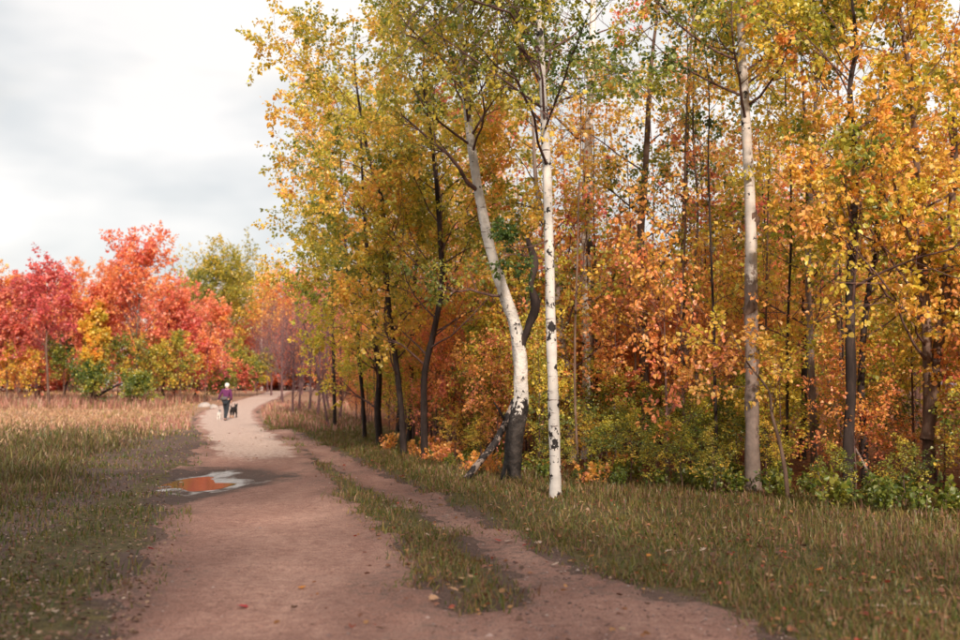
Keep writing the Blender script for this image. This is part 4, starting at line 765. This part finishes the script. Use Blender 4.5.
# single fallen leaves that can be picked out
def leaf_mesh(name, color):
    ang = [0, 18, 35, 52, 75, 95, 118, 140, 165, 180]; rad = [1.0, .62, .85, .52, .78, .45, .55, .38, .42, .30]
    r2 = np.random.default_rng(len(name)); pts = [(rad[i]*math.cos(math.radians(a)), rad[i]*math.sin(math.radians(a))) for i, a in enumerate(ang)] + [(rad[i]*math.cos(math.radians(-ang[i])), rad[i]*math.sin(math.radians(-ang[i]))) for i in range(len(ang)-2, 0, -1)]
    V = np.array([(0, 0, .05)]+[(a, b, .22*abs(b)*1.1+.12*a*a+.05*r2.random()) for a, b in pts]); n = len(pts); F = np.array([[0, 1+q, 1+(q+1) % n] for q in range(n)])
    return mesh_from(name, V*.06, F, leaf_mat(name+'_blade', .2, .04, False, color))
LM = [(leaf_mesh('tan', (.48, .30, .17)), 'tan fallen leaf lying in the turf', 'tan fallen leaves'), (leaf_mesh('pale', (.50, .38, .30)), 'pale curled fallen leaf lying in the turf', 'pale fallen leaves'), (leaf_mesh('orange', (.62, .22, .05)), 'orange fallen leaf lying in the turf', 'orange fallen leaves'), (leaf_mesh('red', (.42, .06, .04)), 'red fallen leaf on the trodden soil', 'red fallen leaves')]
def drop(k, px, py, s=1.0):
    g = G(px, py); o = ob('fallen_leaf', LM[k][0], None, (g[0], g[1], gz1(g[0], g[1])+.035)); tag(o, LM[k][1], 'leaf', LM[k][2])
    o.rotation_euler = (rng.normal(0, .25), rng.normal(0, .25), rng.uniform(0, 6.28)); o.scale = (s, s, s)
for px, py in [(431,501),(440,505),(432,583),(435,597),(459,584),(473,583),(493,584),(455,593),(537,508),(582,506),(640,552),(655,543),(775,571),(770,578),(500,512),(489,509),(412,474),(405,479)]: drop(0, px, py, rng.uniform(.8, 1.3))
for px, py in [(396,548),(702,553),(539,546),(509,543),(582,546),(556,566),(487,571),(428,539),(883,609),(915,607),(668,556),(823,595)]: drop(1, px, py, rng.uniform(.8, 1.35))
for px, py in [(372,530),(489,570),(590,561),(401,478),(650,560),(770,583),(820,572),(302,587)]: drop(2, px, py, rng.uniform(.8, 1.2))
for px, py in [(244,605),(498,542),(187,570),(525,547),(152,553)]: drop(3, px, py, rng.uniform(.9, 1.3))

# pale boulders by the path
M['stone'] = plain('pale_stone', (.34, .30, .28), .9, 3, .25, .2, .5)
def boulder(px, py, w, h, seed, label):
    g = G(px, py); r2 = np.random.default_rng(seed); u = np.linspace(0, math.pi, 9); v = np.linspace(0, 2*math.pi, 15)[:-1]
    U, Vv = np.meshgrid(u, v, indexing='ij'); d = np.stack([np.sin(U)*np.cos(Vv), np.sin(U)*np.sin(Vv), np.cos(U)], -1)
    rr = 1+.28*fbm(d[..., 0]*2+seed, d[..., 1]*2+d[..., 2]*1.3, seed, 3); pts = (d*rr[..., None]*np.array([w/2, w/3, h])).reshape(-1, 3); i, j = np.meshgrid(np.arange(8), np.arange(14), indexing='ij')
    F = np.stack([i*14+j, (i+1)*14+j, (i+1)*14+(j+1) % 14, i*14+(j+1) % 14], -1).reshape(-1, 4)
    tag(ob('boulder', mesh_from('boulder', pts, F, M['stone'], None, True), None, (g[0], g[1], gz1(g[0], g[1])+.02)), label, 'rock')
boulder(204, 407, .8, .26, 3, 'flat pale grey boulder in the grass by the path'); boulder(214, 408.5, .5, .24, 5, 'smaller pale boulder just behind the white dog'); boulder(157, 402, .9, .4, 8, 'grey boulder half hidden under the yellow-green bush')

# ------------------------------------------------------------------ the walker and two dogs
def skin(name, verts, edges, radii, material, parent, root=0, sub=2):
    me = bpy.data.meshes.new(name); me.from_pydata([tuple(v) for v in verts], edges, []); me.materials.append(material)
    o = ob(name, me, parent); md = o.modifiers.new('skin', 'SKIN'); md.use_smooth_shade = True
    for i, r in enumerate(radii):
        s = me.skin_vertices[0].data[i]; s.radius = (r, r) if not isinstance(r, tuple) else r; s.use_root = (i == root)
    sm = o.modifiers.new('sub', 'SUBSURF'); sm.levels = sub; sm.render_levels = sub; return o
pm = {k: plain(k, c, r, s_, v) for k, c, r, s_, v in [('purple_fleece', (.105, .022, .085), .9, 30, .3), ('dark_denim', (.022, .028, .036), .85, 40, .3), ('skin_tone', (.55, .32, .24), .6, 20, .08), ('white_hair', (.72, .68, .62), .7, 45, .15), ('grey_pouch', (.10, .09, .095), .7, 30, .2), ('shoe', (.03, .03, .035), .6, 30, .2), ('white_fur', (.62, .59, .55), .95, 18, .28), ('black_fur', (.016, .013, .013), .9, 20, .4), ('tan_fur', (.36, .18, .09), .9, 20, .3), ('leash', (.20, .03, .04), .7, 20, .2), ('red_strap', (.35, .04, .04), .7, 20, .2)]}
g = G(226, 421.2); pr = thing('person', 'person in purple jacket and dark trousers walking away with two dogs', 'person', (g[0], g[1], gz1(g[0], g[1])+.024))
# joints: pelvis0 waist1 chest2 neck3 head4 crown5 | Lsh6 Lel7 Lwr8 | Rsh9 Rel10 Rwr11 | Lhip12 Lkn13 Lan14 Ltoe15 | Rhip16 Rkn17 Ran18 Rtoe19
J = [(0,0,.92),(0,.01,1.08),(0,.02,1.30),(.01,.02,1.44),(.02,.03,1.53),(.02,.02,1.60),(-.17,.02,1.36),(-.28,.0,1.13),(-.37,.10,.93),(.17,.02,1.36),(.22,-.04,1.12),(.20,.08,.90),
     (-.085,0,.86),(-.075,.13,.50),(-.06,.02,.10),(-.07,.15,.03),(.085,0,.86),(.04,.05,.47),(-.005,-.10,.09),(-.005,.02,.035)]
E = [(0,1),(1,2),(2,3),(3,4),(4,5),(2,6),(6,7),(7,8),(2,9),(9,10),(10,11),(0,12),(12,13),(13,14),(14,15),(0,16),(16,17),(17,18),(18,19)]
Rr = [.13,.12,.13,.055,.085,.075,.065,.045,.03,.065,.045,.03,.09,.062,.042,.035,.09,.062,.042,.035]
bd = skin('body', J, E, [r*.9 for r in Rr], pm['skin_tone'], pr)
def sub_skin(name, ids, scale, m, extra=None):
    mp_ = {a: b for b, a in enumerate(ids)}; skin(name, [J[a] for a in ids], [(mp_[a], mp_[b]) for a, b in E if a in mp_ and b in mp_], [Rr[a]*scale for a in ids], m, pr)
sub_skin('jacket', [0,1,2,6,7,8,9,10,11], 1.22, pm['purple_fleece']); sub_skin('trousers', [0,12,13,14,16,17,18], 1.12, pm['dark_denim'])
for sx, a, b in ((0, 14, 15), (1, 18, 19)):
    skin('shoe', [J[a], J[b]], [(0, 1)], [.058, .05], pm['shoe'], pr)
def blob(name, c, r, m, parent, seed=1, amp=.12):
    u = np.linspace(0, math.pi, 9); v = np.linspace(0, 2*math.pi, 13)[:-1]; U, Vv = np.meshgrid(u, v, indexing='ij'); d = np.stack([np.sin(U)*np.cos(Vv), np.sin(U)*np.sin(Vv), np.cos(U)], -1)
    rr = 1+amp*fbm(d[..., 0]*2.5+seed, d[..., 1]*2.5+d[..., 2]*2, seed, 2); pts = (d*rr[..., None]*np.array(r)).reshape(-1, 3)+np.array(c); i, j = np.meshgrid(np.arange(8), np.arange(12), indexing='ij')
    return ob(name, mesh_from(name, pts, np.stack([i*12+j, (i+1)*12+j, (i+1)*12+(j+1) % 12, i*12+(j+1) % 12], -1).reshape(-1, 4), m, None, True), parent)
blob('hair', (.02, .012, 1.575), (.104, .11, .112), pm['white_hair'], pr, 3, .3); blob('collar', (.01, .02, 1.43), (.085, .085, .04), pm['purple_fleece'], pr, 2)
wp = blob('waist_pouch', (-.05, -.17, 1.0), (.15, .07, .085), pm['grey_pouch'], pr, 5); blob('pouch_strap', (0, 0, 1.06), (.172, .165, .025), pm['grey_pouch'], wp, 6, .03)
for sgn, wi in ((-1, 8), (1, 11)):                     # hands: palm, four curled fingers, thumb in one skinned piece
    w = np.array(J[wi]); dn = nrm(np.array(J[wi])-np.array(J[wi-1])); fw = np.array([0, 1., 0]); v = [w, w+dn*.06]; e = [(0, 1)]; r = [.024, .034]
    for f in range(4):
        b = w+dn*.10+fw*(.03-.02*f); v += [b, b+dn*.035+np.array([-sgn*.012, 0, 0]), b+dn*.05+np.array([-sgn*.035, 0, 0])]; k = len(v)-3; e += [(1, k), (k, k+1), (k+1, k+2)]; r += [.011, .0095, .008]
    b = w+dn*.045+fw*.035; v += [b, b+dn*.035+fw*.012+np.array([-sgn*.012, 0, 0])]; k = len(v)-2; e += [(1, k), (k, k+1)]; r += [.012, .009]
    skin('hand', v, e, r, pm['skin_tone'], bd, 0, 1)
def dog(name, label, loc, h, furs, seed, rot=0., tail_up=True):
    root = thing(name, label, 'dog', loc); root.rotation_euler = (0, 0, rot); s = h
    v = [(0,0,.66),(0,.35,.66),(0,-.35,.68),(0,.55,.86),(0,.66,1.0),(0,.84,.95),(0,-.5,.80),(0,-.62,1.02)]; e = [(0,1),(0,2),(1,3),(3,4),(4,5),(2,6),(6,7)]; r = [.19,.21,.18,.12,.13,.065,.05,.045 if tail_up else .04]
    for sx in (-1, 1):
        k = len(v); off = .06*sx; v += [(.12*sx,.36,.48),(.12*sx,.33+off,.25),(.12*sx,.36+off,.04),(.12*sx,.42+off,.03)]; e += [(1,k),(k,k+1),(k+1,k+2),(k+2,k+3)]; r += [.085,.06,.05,.045]
        k = len(v); v += [(.12*sx,-.30,.50),(.12*sx,-.26-off,.34),(.12*sx,-.42-off,.20),(.12*sx,-.40-off,.04),(.12*sx,-.33-off,.03)]; e += [(2,k),(k,k+1),(k+1,k+2),(k+2,k+3),(k+3,k+4)]; r += [.10,.075,.05,.045,.045]
    skin('body', np.array(v)*s, e, [q*s for q in r], furs[0], root)
    for sx in (-1, 1): blob('ear', (.09*sx*s, .62*s, 1.08*s), (.045*s, .03*s, .09*s), furs[1], root, seed)
    blob('ruff', (0, .02*s, .70*s), (.22*s, .44*s, .19*s), furs[0], root, seed+2, .3)
    if furs[2]:
        for sx in (-1, 1): blob('sock', (.12*sx*s, (-.41-.06*sx)*s, .13*s), (.06*s, .065*s, .14*s), furs[2], root, seed+4)
    return root
gd = G(219, 420.3); dog('white_dog', 'small shaggy white dog trotting at the left of the walker', (gd[0], gd[1], gz1(gd[0], gd[1])+.024), .40, (pm['white_fur'], pm['grey_pouch'], None), 3, .15)
gk = G(233.3, 418.6); dog('black_dog', 'black and tan dog walking at the right of the walker', (gk[0], gk[1], gz1(gk[0], gk[1])+.024), .60, (pm['black_fur'], pm['black_fur'], pm['tan_fur']), 5, -.1)
def line(name, label, a, b, sag, m, r=.006):
    a = np.array(a); b = np.array(b); q = catmull([a, (a+b)/2-[0, 0, sag], b], 10); ac = Acc(); ac.add(*tubes(q[None], np.full((1, 10), r), 5)); tag(ob(name, ac.mesh(name, m, True, a), None, a), label, 'leash')
pw = np.array(pr.location)
line('leash', 'red leash from the left hand to the white dog', pw+np.array(J[8])+[-.02, .03, -.1], (gd[0], gd[1]+.2, gz1(gd[0], gd[1])+.40), .06, pm['leash']); line('leash', 'red leash from the right hand to the black dog', pw+np.array(J[11])+[.0, .04, -.1], (gk[0], gk[1]+.3, gz1(gk[0], gk[1])+.55), .05, pm['leash'])
